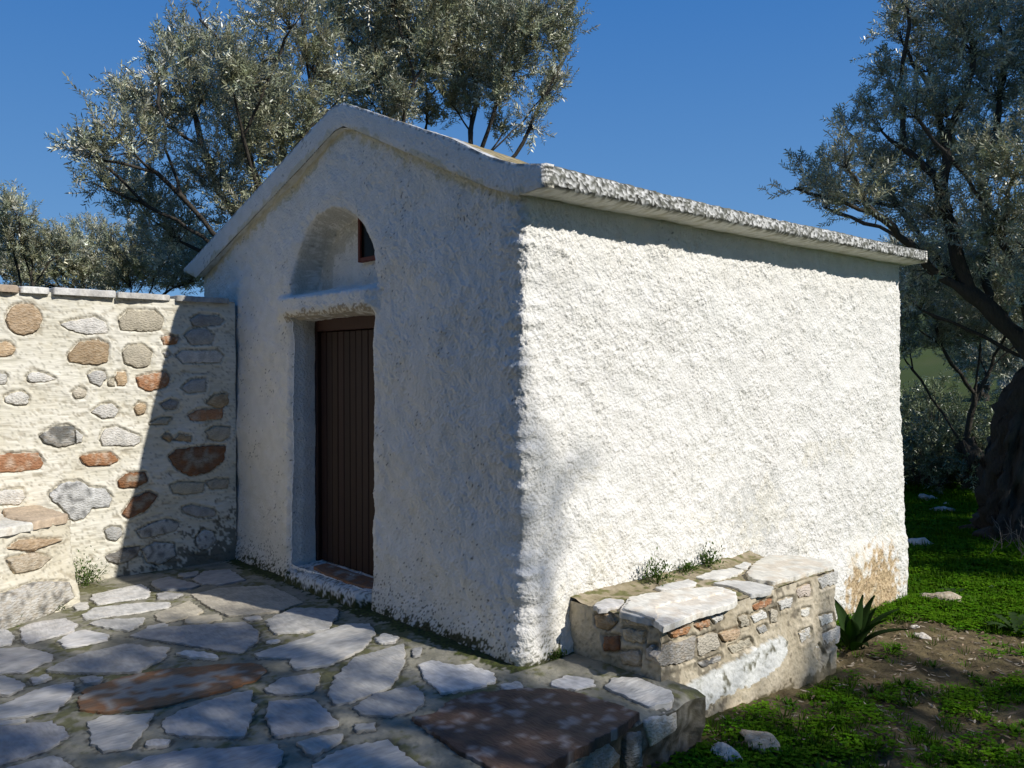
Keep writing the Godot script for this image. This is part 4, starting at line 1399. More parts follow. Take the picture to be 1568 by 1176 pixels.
func box_into(b: Builder, lo: Vector3, hi: Vector3, c: Color, chamfer := 0.004) -> void:
	# a box whose upright and level edges are cut off by `chamfer`
	var ctr := (lo + hi) / 2.0
	var half := (hi - lo) / 2.0
	var start := b.v.size()
	var first_tri := b.i.size()
	for axis in 3:
		for s in [-1.0, 1.0]:
			var n := Vector3.ZERO
			n[axis] = s
			var u := Vector3.ZERO
			u[(axis + 1) % 3] = 1.0
			var w := n.cross(u)
			var hu: float = half[(axis + 1) % 3] - chamfer
			var hw: float = absf(half.dot(w.abs())) - chamfer
			var o := ctr + n * half[axis]
			var q := [o - u * hu - w * hw, o + u * hu - w * hw, o + u * hu + w * hw, o - u * hu + w * hw]
			var id := []
			for p in q:
				id.append(b.point(p, c, n))
			b.tri(id[0], id[1], id[2]); b.tri(id[0], id[2], id[3])
	# chamfers between each pair of faces
	for a1 in 3:
		for a2 in range(a1 + 1, 3):
			var a3 := 3 - a1 - a2
			for s1 in [-1.0, 1.0]:
				for s2 in [-1.0, 1.0]:
					var pts := []
					for e in [[0, -1.0], [1, -1.0], [1, 1.0], [0, 1.0]]:
						var p := ctr
						p[a1] += s1 * (half[a1] - (chamfer if e[0] == 1 else 0.0))
						p[a2] += s2 * (half[a2] - (chamfer if e[0] == 0 else 0.0))
						p[a3] += e[1] * (half[a3] - chamfer)
						pts.append(p)
					var nn := Vector3.ZERO
					nn[a1] = s1; nn[a2] = s2
					nn = nn.normalized()
					var ids := []
					for p in pts:
						ids.append(b.point(p, c, nn))
					var f: Vector3 = (pts[1] - pts[0]).cross(pts[2] - pts[0])
					if f.dot(nn) > 0.0:
						b.tri(ids[0], ids[1], ids[2]); b.tri(ids[0], ids[2], ids[3])
					else:
						b.tri(ids[0], ids[2], ids[1]); b.tri(ids[0], ids[3], ids[2])

func build_door(root: Node3D) -> void:
	var door := Node3D.new()
	door.name = "door"
	door.set_meta("label", "dark brown plank door set deep in the white doorway")
	root.add_child(door)
	var z := -RECESS
	var brown := Color(0.034, 0.015, 0.011)
	var b := Builder.new()
	for s in [[DOOR_L - 0.02, DOOR_L + 0.055], [DOOR_R - 0.055, DOOR_R + 0.02]]:
		box_into(b, Vector3(s[0], SILL - 0.02, z - 0.07), Vector3(s[1], DOOR_TOP + 0.02, z), brown * 1.15)
	box_into(b, Vector3(DOOR_L + 0.056, DOOR_TOP - 0.10, z - 0.07), Vector3(DOOR_R - 0.056, DOOR_TOP + 0.02, z + 0.004), Color(0.060, 0.025, 0.017))
	put("door_frame", b.mesh(), mats["wood"], door)
	var x := DOOR_L + 0.058
	var wide := (DOOR_R - DOOR_L - 0.116) / 12.0
	for k in 12:
		var pb := Builder.new()
		var tone := rng.randf_range(0.8, 1.2)
		box_into(pb, Vector3(x + 0.0015, SILL + 0.008, z - 0.06), Vector3(x + wide - 0.0015, DOOR_TOP - 0.104, z - 0.028 + rng.randf_range(-0.002, 0.002)), brown * tone, 0.006)
		put("plank", pb.mesh(), mats["wood"], door)
		x += wide
	# threshold: a limewashed step with a worn brown stone on it
	var tp := PackedVector3Array()
	var tc := PackedColorArray()
	var n := 110
	var prof := []
	for k in 16: prof.append(Vector2(lerpf(-0.30, 0.03, k / 15.0), SILL))
	for k in range(1, 7):
		var a := PI / 2.0 * k / 6.0
		prof.append(Vector2(0.03 + 0.05 * sin(a), SILL - 0.05 + 0.05 * cos(a)))
	for k in range(1, 9): prof.append(Vector2(0.08 + 0.03 * k / 8.0, lerpf(SILL - 0.05, -0.06, k / 8.0)))
	for q in prof:
		for k in n:
			var t := float(k) / (n - 1)
			var xx := lerpf(DOOR_L - 0.05, DOOR_R + 0.05, t)
			var end := minf(1.0, minf(t, 1.0 - t) * 12.0)
			var p := Vector3(xx, q.y, q.x * (1.0 if q.x < 0.0 else end) - (0.02 if end < 1.0 and q.x > 0.0 else 0.0))
			var r := render_relief(p * 1.3 + Vector3(0, 5, 0), 0.4)
			p.y += r * (0.8 if q.y > SILL - 0.03 else 0.1) - 0.03 * smoothstep01(-0.3, 0.05, q.x) * 0.3
			p.z += r if q.x > 0.02 else 0.0
			tp.append(p)
			var c := Color(0.72, 0.71, 0.67)
			var f := nb(p.x, p.y, p.z, 42.0)
			var h := nb(p.x, p.y, p.z, 12.0)
			if f + 0.6 * h > 0.38: c = c.lerp(Color(0.12, 0.12, 0.09), 0.75)
			if p.y + 0.04 * h + 0.03 * f < 0.03: c = Color(0.07, 0.075, 0.03)
			tc.append(c)
	var tb := Builder.new()
	tb.grid(tp, tc, n, prof.size(), PackedByteArray(), true)
	var th := put("threshold", tb.mesh(), mats["plaster"], root)
	th.set_meta("label", "limewashed doorstep with dirty green foot")
	put("step_stone", stone_mesh("R", PackedVector2Array([Vector2(-2.36, -0.20), Vector2(-1.50, -0.20), Vector2(-1.52, -0.05), Vector2(-1.75, -0.015), Vector2(-2.15, -0.03), Vector2(-2.34, -0.08)]), Vector3(0, SILL, 0), Vector3.RIGHT, Vector3.BACK, Vector3.UP, 0.012, 0.02, 0.002), mats["schist"], root)

func build_window(root: Node3D) -> void:
	var w := Node3D.new()
	w.name = "window"
	w.set_meta("label", "small red framed window in the niche over the door")
	root.add_child(w)
	var z := -0.212
	var x0 := -1.90
	var x1 := -1.60
	var y0 := 2.285
	var y1 := 2.60
	var red := Color(0.17, 0.040, 0.022)
	for s in [[x0, x0 + 0.03, y0, y1], [x1 - 0.03, x1, y0, y1], [x0 + 0.0305, x1 - 0.0305, y0, y0 + 0.03], [x0 + 0.0305, x1 - 0.0305, y1 - 0.03, y1]]:
		var b := Builder.new()
		box_into(b, Vector3(s[0], s[2], z - 0.02), Vector3(s[1], s[3], z + 0.024), red)
		put("frame", b.mesh(), mats["wood"], w)
	var g := Builder.new()
	box_into(g, Vector3(x0 + 0.028, y0 + 0.028, z - 0.006), Vector3(x1 - 0.028, y1 - 0.028, z + 0.006), Color.WHITE, 0.001)
	put("pane", g.mesh(), mats["glass"], w)

# ---------------------------------------------------------------- walls and seats of rubble
func rubble_face(rows: Array, a0: float, a1: float, b0: float, b1: float, st: float, place: Callable, flip: bool, base: Color, other: Color, rake: float) -> Builder:
	var nu := int((a1 - a0) / st) + 1
	var nv := int((b1 - b0) / st) + 1
	var f := seam_field(rows, a0, st, nu, b0, st, nv, 0.05)
	var pts := PackedVector3Array()
	var cols := PackedColorArray()
	for b in nv:
		for a in nu:
			var u := a0 + (a1 - a0) * a / (nu - 1)
			var w := b0 + (b1 - b0) * b / (nv - 1)
			var d := f[b * nu + a]
			var e := na(u, w, 6.0, 3.0)
			var g := nb(u, w, 6.0, 17.0)
			var k := nb(u, w, 2.0, 52.0)
			var h := 0.009 * e + 0.0016 * g + 0.0010 * k
			# the trowel's level strokes in the mortar
			var stroke := noise_a.get_noise_2d(u * 2.6, w * 34.0 + 2.0 * e)
			h += rake * 0.45 * stroke
			var c := base.lerp(other, clampf(0.5 + 0.9 * e + 0.5 * g, 0.0, 1.0))
			var score := noise_b.get_noise_2d(u * 0.9 + 40.0, w * 8.5 + 0.35 * e + 0.1 * g)
			if rake > 0.0 and absf(score) < 0.085 and na(u, w, 11.0, 2.4) > -0.2:
				h -= rake * 1.4
				c = c.lerp(Color(0.34, 0.28, 0.19), 0.5)
			if d < 0.05:
				h += 0.007 * smoothstep01(0.05, 0.018, d)
				h -= 0.018 * smoothstep01(0.014, 0.002, absf(d)) if d > -0.02 else 0.0
				if d < -0.01: h -= 0.012
				if d > -0.004 and d < 0.012 and g + k > -0.05:
					c = c.lerp(Color(0.16, 0.13, 0.09), 0.5)
			if k > 0.66: c = c.lerp(Color(0.2, 0.18, 0.13), 0.5)
			pts.append(place.call(u, w, h)); cols.append(c)
	var bld := Builder.new()
	bld.grid(pts, cols, nu, nv, PackedByteArray(), flip)
	return bld

func build_stone_wall() -> void:
	var root := thing("stone_wall", "tall rubble garden wall in sandy mortar joining the chapel's front", "wall", Vector3(-3.42, 0, 0))
	var sand := Color(0.74, 0.69, 0.555)
	var pale := Color(0.82, 0.78, 0.665)
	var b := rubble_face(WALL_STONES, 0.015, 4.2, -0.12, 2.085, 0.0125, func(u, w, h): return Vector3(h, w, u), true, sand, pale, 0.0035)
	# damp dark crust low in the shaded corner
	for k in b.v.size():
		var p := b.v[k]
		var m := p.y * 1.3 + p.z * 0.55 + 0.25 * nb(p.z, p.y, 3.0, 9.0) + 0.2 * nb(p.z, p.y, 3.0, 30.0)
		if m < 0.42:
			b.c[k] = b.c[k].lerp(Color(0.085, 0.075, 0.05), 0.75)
	# top, back and far end
	var tp := PackedVector3Array()
	var tc := PackedColorArray()
	for r in 10:
		for k in 90:
			var z := lerpf(0.015, 4.2, k / 89.0)
			var p: Vector3
			if r < 6: p = Vector3(lerpf(0.0, -0.45, r / 5.0), 2.085 + 0.012 * na(r * 0.3, 0, z, 4.0), z)
			else: p = Vector3(-0.45, lerpf(2.05, -0.4, (r - 6) / 3.0), z)
			tp.append(p); tc.append(sand * 0.9)
	b.grid(tp, tc, 90, 10, PackedByteArray(), false)
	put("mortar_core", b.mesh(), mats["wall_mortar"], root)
	for row in WALL_STONES:
		var proud := rng.randf_range(0.006, 0.015)
		put("stone", stone_mesh(row[0], outline(row), Vector3.ZERO, Vector3.BACK, Vector3.UP, Vector3.RIGHT, proud, 0.04, 0.009, 0.02, 0.008, 0.005), mats["pale_stone"] if row[0] in ["W", "V", "G", "E"] else mats["field_stone"], root)
	# cap slabs
	var caps := [[0.07, 0.50, "G"], [0.53, 0.93, "W"], [0.95, 1.36, "W"], [1.38, 1.56, "C"], [1.58, 2.0, "T"], [2.03, 2.5, "W"], [2.53, 3.1, "G"], [3.12, 3.7, "W"]]
	for c in caps:
		var poly := PackedVector2Array()
		for q in [[0.0, 0.03], [0.3, 0.045], [0.65, 0.03], [1.0, 0.035], [1.0, -0.2], [0.97, -0.46], [0.5, -0.48], [0.02, -0.46], [0.0, -0.2]]:
			poly.append(Vector2(lerpf(c[0], c[1], q[0]) + rng.randf_range(-0.008, 0.008), q[1] + rng.randf_range(-0.012, 0.012)))
		put("capstone", stone_mesh(c[2], poly, Vector3(0, 2.09, 0), Vector3.BACK, Vector3.RIGHT, Vector3.UP, rng.randf_range(0.022, 0.03), 0.02, 0.004, 0.03, 0.008, 0.008), mats["schist"], root)

func build_ledge() -> void:
	var root := thing("stone_ledge", "low built-out stone seat against the sunlit rubble wall", "stone seat", Vector3(-3.42, 0, 0))
	# footprint corner points from the wall outwards, wall plane at x = 0
	var foot := [Vector2(-0.02, 1.45), Vector2(0.28, 1.42), Vector2(0.56, 1.40), Vector2(0.83, 1.89), Vector2(1.02, 2.4), Vector2(1.05, 4.0)]
	var length := [0.0]
	for k in foot.size() - 1:
		length.append(length[k] + foot[k].distance_to(foot[k + 1]))
	var total: float = length[length.size() - 1]
	var at := func(s: float) -> Vector2:
		for k in foot.size() - 1:
			if s <= length[k + 1] or k == foot.size() - 2:
				return foot[k].lerp(foot[k + 1], (s - length[k]) / (length[k + 1] - length[k]))
		return foot[0]
	var nrm := func(s: float) -> Vector2:
		var d: Vector2 = at.call(minf(s + 0.06, total)) - at.call(maxf(s - 0.06, 0.0))
		d = d.normalized()
		return Vector2(d.y, -d.x)
	var stones := [["E", 0.75, 0.34, 0.88, 0.40, 1.08, 0.40, 1.02, 0.30, 0.86, 0.29], ["V", 0.62, 0.06, 0.66, 0.17, 0.90, 0.22, 1.22, 0.20, 1.30, 0.05, 1.1, -0.03, 0.8, 0.0], ["W", 1.12, 0.31, 1.26, 0.34, 1.32, 0.22, 1.2, 0.20], ["T", 0.66, 0.44, 0.98, 0.50, 1.06, 0.46, 0.9, 0.41], ["E", 1.5, 0.3, 1.8, 0.34, 1.85, 0.2, 1.55, 0.18], ["W", 1.4, 0.1, 1.75, 0.13, 1.8, 0.0, 1.45, 0.0], ["O", 1.95, 0.4, 2.2, 0.42, 2.2, 0.3, 2.0, 0.3], ["G", 2.0, 0.2, 2.35, 0.22, 2.3, 0.06, 2.05, 0.08]]
	var b := rubble_face(stones, 0.0, total, -0.1, 0.555, 0.0125, func(u, w, h):
		var p: Vector2 = at.call(u)
		var n: Vector2 = nrm.call(u)
		var o: Vector2 = p + n * (h + 0.05 * smoothstep01(0.4, 0.0, w))
		return Vector3(o.x, w, o.y), true, Color(0.72, 0.655, 0.51), Color(0.79, 0.74, 0.61), 0.0035)
	# flat top under the slab
	var first := b.v.size()
	var tri_first := b.i.size()
	var ring := []
	for k in 41:
		var p: Vector2 = at.call(total * k / 40.0)
		ring.append(b.point(Vector3(p.x, 0.55, p.y), Color(0.5, 0.44, 0.33)))
		ring.append(b.point(Vector3(-0.02, 0.55, p.y), Color(0.5, 0.44, 0.33)))
	for k in 40:
		b.tri(ring[k * 2], ring[k * 2 + 1], ring[k * 2 + 3]); b.tri(ring[k * 2], ring[k * 2 + 3], ring[k * 2 + 2])
	b.smooth(first, tri_first)
	put("mortar_core", b.mesh(), mats["wall_mortar"], root)
	for row in stones:
		var mid := 0.0
		for k in range(1, row.size(), 2): mid += row[k] / ((row.size() - 1) / 2.0)
		var p: Vector2 = at.call(mid)
		var n: Vector2 = nrm.call(mid)
		var u := Vector3(-n.y, 0, n.x)
		var flat := PackedVector2Array()
		for q in outline(row): flat.append(Vector2(q.x - mid, q.y))
		var lean: float = 0.05 * smoothstep01(0.4, 0.0, row[2])
		put("stone", stone_mesh(row[0], flat, Vector3(p.x + n.x * lean, 0, p.y + n.y * lean), u, Vector3.UP, Vector3(n.x, 0, n.y), 0.018, 0.05, 0.02, 0.025, 0.012, 0.006), mats["field_stone"], root)
	for s in [["T", -0.01, 1.46, 0.28, 1.44, 0.57, 1.42, 0.72, 1.66, 0.40, 1.74, -0.01, 1.68], ["L", -0.01, 1.70, 0.42, 1.76, 0.73, 1.68, 0.90, 1.98, 1.0, 2.3, 0.5, 2.3, -0.01, 2.2], ["W", -0.01, 2.23, 0.5, 2.33, 1.0, 2.33, 1.08, 2.9, 0.5, 2.95, -0.01, 2.9]]:
		put("seat_slab", stone_mesh(s[0], outline(s), Vector3(0, 0.552, 0), Vector3.RIGHT, Vector3.BACK, Vector3.UP, 0.042, 0.01, 0.004, 0.03, 0.008, 0.012), mats["schist"], root)

func build_bench() -> void:
	var root := thing("stone_bench", "stone masonry bench topped with pale slabs along the sunlit side wall", "bench", Vector3(0, 0, 0))
	var fx := 0.62
	var z1 := -0.345
	var z2 := -2.10
	var sand := Color(0.52, 0.44, 0.31)
	var pale := Color(0.62, 0.54, 0.40)
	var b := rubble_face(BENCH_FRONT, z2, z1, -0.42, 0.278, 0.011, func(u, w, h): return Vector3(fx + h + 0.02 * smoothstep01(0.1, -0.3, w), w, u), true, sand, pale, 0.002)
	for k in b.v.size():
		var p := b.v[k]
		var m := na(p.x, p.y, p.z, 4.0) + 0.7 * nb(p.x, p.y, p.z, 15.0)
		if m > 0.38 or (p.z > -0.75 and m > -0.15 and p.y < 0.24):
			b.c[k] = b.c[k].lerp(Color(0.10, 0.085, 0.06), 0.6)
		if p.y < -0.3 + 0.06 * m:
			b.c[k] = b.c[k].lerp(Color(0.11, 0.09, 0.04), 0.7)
	var coat := outline(BENCH_PLASTER[0])
	for k in b.v.size():
		var p := b.v[k]
		var m := na(p.x, p.y, p.z, 6.0) + 0.7 * nb(p.x, p.y, p.z, 22.0)
		var wob := Vector2(p.z + 0.012 * nb(p.x, p.y, p.z, 20.0), p.y + 0.015 * na(p.x, p.y, p.z, 14.0))
		if Geometry2D.is_point_in_polygon(wob, coat):
			b.v[k].x += 0.012 + 0.006 * m
			b.c[k] = Color(0.76, 0.75, 0.70)
			if m > 0.55: b.c[k] = Color(0.52, 0.51, 0.45)
			if m > 0.85: b.c[k] = Color(0.2, 0.19, 0.14)
	var e := rubble_face(BENCH_END, -0.06, fx, -0.08, 0.278, 0.012, func(u, w, h): return Vector3(u, w, z1 + h), false, sand, pale, 0.002)
	var shift := b.v.size()
	b.v.append_array(e.v); b.n.append_array(e.n); b.c.append_array(e.c)
	for k in e.i: b.i.append(k + shift)
	var far := rubble_face([], -0.06, fx, -0.5, 0.278, 0.03, func(u, w, h): return Vector3(u, w, z2 - h), true, sand, pale, 0.002)
	shift = b.v.size()
	b.v.append_array(far.v); b.n.append_array(far.n); b.c.append_array(far.c)
	for k in far.i: b.i.append(k + shift)
	# mortar top
	var tp := PackedVector3Array()
	var tc := PackedColorArray()
	var nu := 56
	var nv := 150
	for r in nv:
		for k in nu:
			var x := lerpf(-0.06, fx, float(k) / (nu - 1))
			var z := lerpf(z1, z2, float(r) / (nv - 1))
			var y := 0.280 + 0.005 * na(x, 0, z, 6.0) + 0.004 * nb(x, 0, z, 26.0) + 0.02 * smoothstep01(0.12, 0.0, x)
			tp.append(Vector3(x, y, z))
			var c := Color(0.42, 0.35, 0.24).lerp(Color(0.30, 0.25, 0.15), clampf(0.5 + nb(x, 0, z, 9.0), 0, 1))
			if nb(x, 4.0, z, 13.0) > 0.25: c = Color(0.18, 0.17, 0.07)
			tc.append(c)
	b.grid(tp, tc, nu, nv, PackedByteArray(), false)
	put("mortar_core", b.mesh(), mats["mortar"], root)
	for row in BENCH_FRONT:
		put("stone", stone_mesh(row[0], outline(row), Vector3(fx, 0, 0), Vector3.BACK, Vector3.UP, Vector3.RIGHT, rng.randf_range(0.003, 0.009), 0.04, 0.005, 0.016, 0.005, 0.007), mats["pale_stone"] if row[0] in ["W", "C", "G", "E", "P"] else mats["field_stone"], root)
	for row in BENCH_END:
		put("stone", stone_mesh(row[0], outline(row), Vector3(0, 0, z1), Vector3.RIGHT, Vector3.UP, Vector3.BACK, 0.014, 0.04, 0.012, 0.02, 0.01, 0.006), mats["field_stone"], root)
	for row in BENCH_SLABS:
		put("slab", stone_mesh(row[0], outline(row), Vector3(0, 0.282, 0), Vector3.RIGHT, Vector3.BACK, Vector3.UP, 0.022 if row[0] == "L" else 0.012, 0.012, 0.001, 0.02, 0.003, 0.007), mats["schist"], root)
	for row in BENCH_LAMINA:
		put("slab", stone_mesh(row[0], outline(row), Vector3(0, 0.307, 0), Vector3.RIGHT, Vector3.BACK, Vector3.UP, 0.009, 0.004, 0.001, 0.02, 0.002, 0.007), mats["schist"], root)

# ---------------------------------------------------------------- plants
func leaf_into(b: Builder, base: Vector3, dir: Vector3, face: Vector3, length: float, width: float, top: Color, under: Color, bend := 0.12) -> void:
	dir = dir.normalized()
	var side := dir.cross(face).normalized()
	face = side.cross(dir).normalized()
	var m1 := base + dir * length * 0.35 + face * length * bend * 0.5
	var m2 := base + dir * length * 0.70 + face * length * bend * 0.45
	var tip := base + dir * length
	for s in 2:
		var n := face if s == 0 else -face
		var off := n * 0.0004
		var c := top if s == 0 else under
		var a := b.point(base + off, c, n)
		var l1 := b.point(m1 + side * width * 0.5 + off, c, n)
		var r1 := b.point(m1 - side * width * 0.5 + off, c, n)
		var l2 := b.point(m2 + side * width * 0.42 + off, c, n)
		var r2 := b.point(m2 - side * width * 0.42 + off, c, n)
		var t := b.point(tip + off, c, n)
		if s == 0:
			b.tri(a, l1, r1); b.tri(l1, l2, r1); b.tri(r1, l2, r2); b.tri(l2, t, r2)
		else:
			b.tri(a, r1, l1); b.tri(l1, r1, l2); b.tri(r1, r2, l2); b.tri(l2, r2, t)

func make_sprig() -> ArrayMesh:
	var b := Builder.new()
	var stem := PackedVector3Array()
	var rad := PackedFloat32Array()
	for k in 5:
		stem.append(Vector3(0.012 * sin(k * 1.3), 0.24 * k / 4.0, 0.012 * cos(k * 1.7)))
		rad.append(lerpf(0.0028, 0.0010, k / 4.0))
	b.ring_tube(stem, rad, 3, Color(0.11, 0.095, 0.065))
	for k in 12:
		var t := 0.08 + 0.92 * k / 11.0
		var at := Vector3(0.012 * sin(t * 5.2), 0.24 * t, 0.012 * cos(t * 6.8))
		var turn := k * 1.62 + rng.randf_range(-0.3, 0.3)
		for s in 2:
			var a := turn + PI * s
			var out := Vector3(cos(a), 0.0, sin(a))
			var dir := (out * rng.randf_range(0.75, 1.0) + Vector3(0, rng.randf_range(0.35, 1.0), 0)).normalized()
			var face := (Vector3.UP * 0.8 - out * 0.5 + Vector3(rng.randf_range(-0.5, 0.5), 0, rng.randf_range(-0.5, 0.5))).normalized()
			var tone := rng.randf_range(0.8, 1.25)
			leaf_into(b, at, dir, face, rng.randf_range(0.045, 0.068), rng.randf_range(0.011, 0.015), Color(0.098, 0.104, 0.070) * tone, Color(0.29, 0.30, 0.265) * tone, rng.randf_range(-0.1, 0.18))
	return b.mesh()

# A tree: trunk to the fork, limbs that reach every clump of the crown, twigs and sprigs in the clumps.
func olive(label: String, base: Vector3, fork: Vector3, thick: float, rows: Array, density: float, size: float, tint: Color, seed_at: int, group := "olive trees of the grove") -> Node3D:
	var root := thing("olive_tree", label, "olive tree", base, group)
	var r := RandomNumberGenerator.new()
	r.seed = seed_at
	var b := Builder.new()
	var bark := Color(0.085, 0.072, 0.058)
	# trunk
	var path := PackedVector3Array()
	var rad := PackedFloat32Array()
	var n := 26
	for k in n:
		var t := float(k) / (n - 1)
		var p := (fork - base) * t
		p.x += 0.13 * sin(t * 5.0 + seed_at) * t
		p.z += 0.10 * sin(t * 4.0 + seed_at * 2.0) * t
		p.y -= 0.25 * (1.0 - t)
		path.append(p)
		rad.append(thick * (0.74 - 0.24 * t + 0.50 * pow(1.0 - t, 3.0)))
	b.ring_tube(path, rad, 48, bark, 0.46, noise_b)
	put("trunk", b.mesh(), mats["bark"], root)
	var top := path[n - 1]
	# limbs, joined to the nearest wood that lies nearer the trunk
	var nodes := [top - Vector3(0, 0.12, 0)]
	var reach := [0.0]
	var limb := Builder.new()
	var order := []
	for row in rows:
		order.append([Vector3(row[1], row[2], row[3]) - base, row[4]])
	order.sort_custom(func(a, c): return a[0].distance_squared_to(top) < c[0].distance_squared_to(top))
	var chains := []
	for o in order:
		var goal: Vector3 = o[0]
		var best := 0
		var least := 1e9
		for k in nodes.size():
			var cost: float = nodes[k].distance_to(goal) + 0.8 * reach[k]
			if cost < least:
				least = cost
				best = k
		var from: Vector3 = nodes[best]
		var gap := from.distance_to(goal)
		var steps := maxi(3, int(gap / 0.16))
		var mid := from.lerp(goal, 0.5) + Vector3(r.randf_range(-0.1, 0.1), r.randf_range(-0.02, 0.16), r.randf_range(-0.1, 0.1)) * gap
		var chain := [best]
		for k in range(1, steps + 1):
			var t := float(k) / steps
			var p := from.lerp(mid, t).lerp(mid.lerp(goal, t), t)
			p += Vector3(r.randf_range(-1, 1), r.randf_range(-1, 1), r.randf_range(-1, 1)) * 0.022
			nodes.append(p)
			reach.append(reach[best] + gap * t)
			chain.append(nodes.size() - 1)
		chains.append(chain)
	# thickness from what hangs beyond
	var burden := PackedFloat32Array()
	burden.resize(nodes.size())
	burden.fill(0.0)
	for c in range(chains.size() - 1, -1, -1):
		var chain: Array = chains[c]
		var last: int = chain[chain.size() - 1]
		burden[last] += 1.0
		for k in range(chain.size() - 2, -1, -1):
			burden[chain[k]] += burden[chain[k + 1]] if k > 0 else burden[chain[1]]
	var unit := clampf(thick * 0.052, 0.0125, 0.022)
	for chain in chains:
		var cp := PackedVector3Array()
		var cr := PackedFloat32Array()
		for k in chain.size():
			cp.append(nodes[chain[k]])
			var w: float = burden[chain[maxi(k, 1)]]
			cr.append(maxf(0.007, unit * pow(w, 0.52)) * (1.0 if k < chain.size() - 1 else 0.6))
		limb.ring_tube(cp, cr, 7, bark, 0.2, noise_b)
	# twigs and sprigs
	var places: Array[Transform3D] = []
	var tints: Array[Color] = []
	for o in order:
		var ctr: Vector3 = o[0]
		var rr: float = o[1]
		var out := (ctr - top).normalized()
		var twigs := int(clampf(9.0 * rr / 0.4, 4, 16))
		var per := int(density * pow(rr / 0.45, 2.3) / twigs) + 1
		for t in twigs:
			var d := Vector3(r.randfn(), r.randfn(), r.randfn()).normalized()
			d = (d + out * 0.45 + Vector3(0, 0.35, 0)).normalized()
			var len := rr * r.randf_range(0.65, 1.15)
			var tp := PackedVector3Array()
			var tr := PackedFloat32Array()
			var bow := Vector3(r.randf_range(-1, 1), r.randf_range(-0.6, 0.9), r.randf_range(-1, 1)) * 0.2 * len
			for k in 5:
				var q := k / 4.0
				tp.append(ctr + d * len * q + bow * q * q)
				tr.append(lerpf(0.0065, 0.0022, q))
			limb.ring_tube(tp, tr, 4, bark)
			for k in per:
				var q := pow(r.randf(), 0.6)
				var at := ctr + d * len * q + bow * q * q + Vector3(r.randfn(), r.randfn(), r.randfn()) * rr * 0.20
				var dir := (d * 0.8 + Vector3(r.randfn() * 0.55, r.randfn() * 0.5 + 0.35, r.randfn() * 0.55)).normalized()
				var side := dir.cross(Vector3(r.randfn(), r.randfn(), r.randfn())).normalized()
				var s := size * r.randf_range(0.75, 1.25)
				places.append(Transform3D(Basis(side, dir, side.cross(dir)).scaled(Vector3(s, s, s)), at))
				var k2 := r.randf_range(0.75, 1.25)
				tints.append(Color(tint.r * k2 * r.randf_range(0.95, 1.1), tint.g * k2, tint.b * k2 * r.randf_range(0.85, 1.05)))
	put("limbs", limb.mesh(), mats["bark"], root)
	var crown := scatter("crown", sprig_mesh, places, tints, mats["leaf"], root)
	crown.set_meta("kind", "stuff")
	return root

func scatter(called: String, mesh: Mesh, places: Array[Transform3D], tints: Array[Color], material: Material, parent: Node) -> MultiMeshInstance3D:
	var mm := MultiMesh.new()
	mm.transform_format = MultiMesh.TRANSFORM_3D
	mm.use_colors = true
	mm.mesh = mesh
	mm.instance_count = places.size()
	for k in places.size():
		mm.set_instance_transform(k, places[k])
		mm.set_instance_color(k, tints[k])
	var o := MultiMeshInstance3D.new()
	o.name = called
	o.multimesh = mm
	o.material_override = material
	parent.add_child(o, true)
	return o

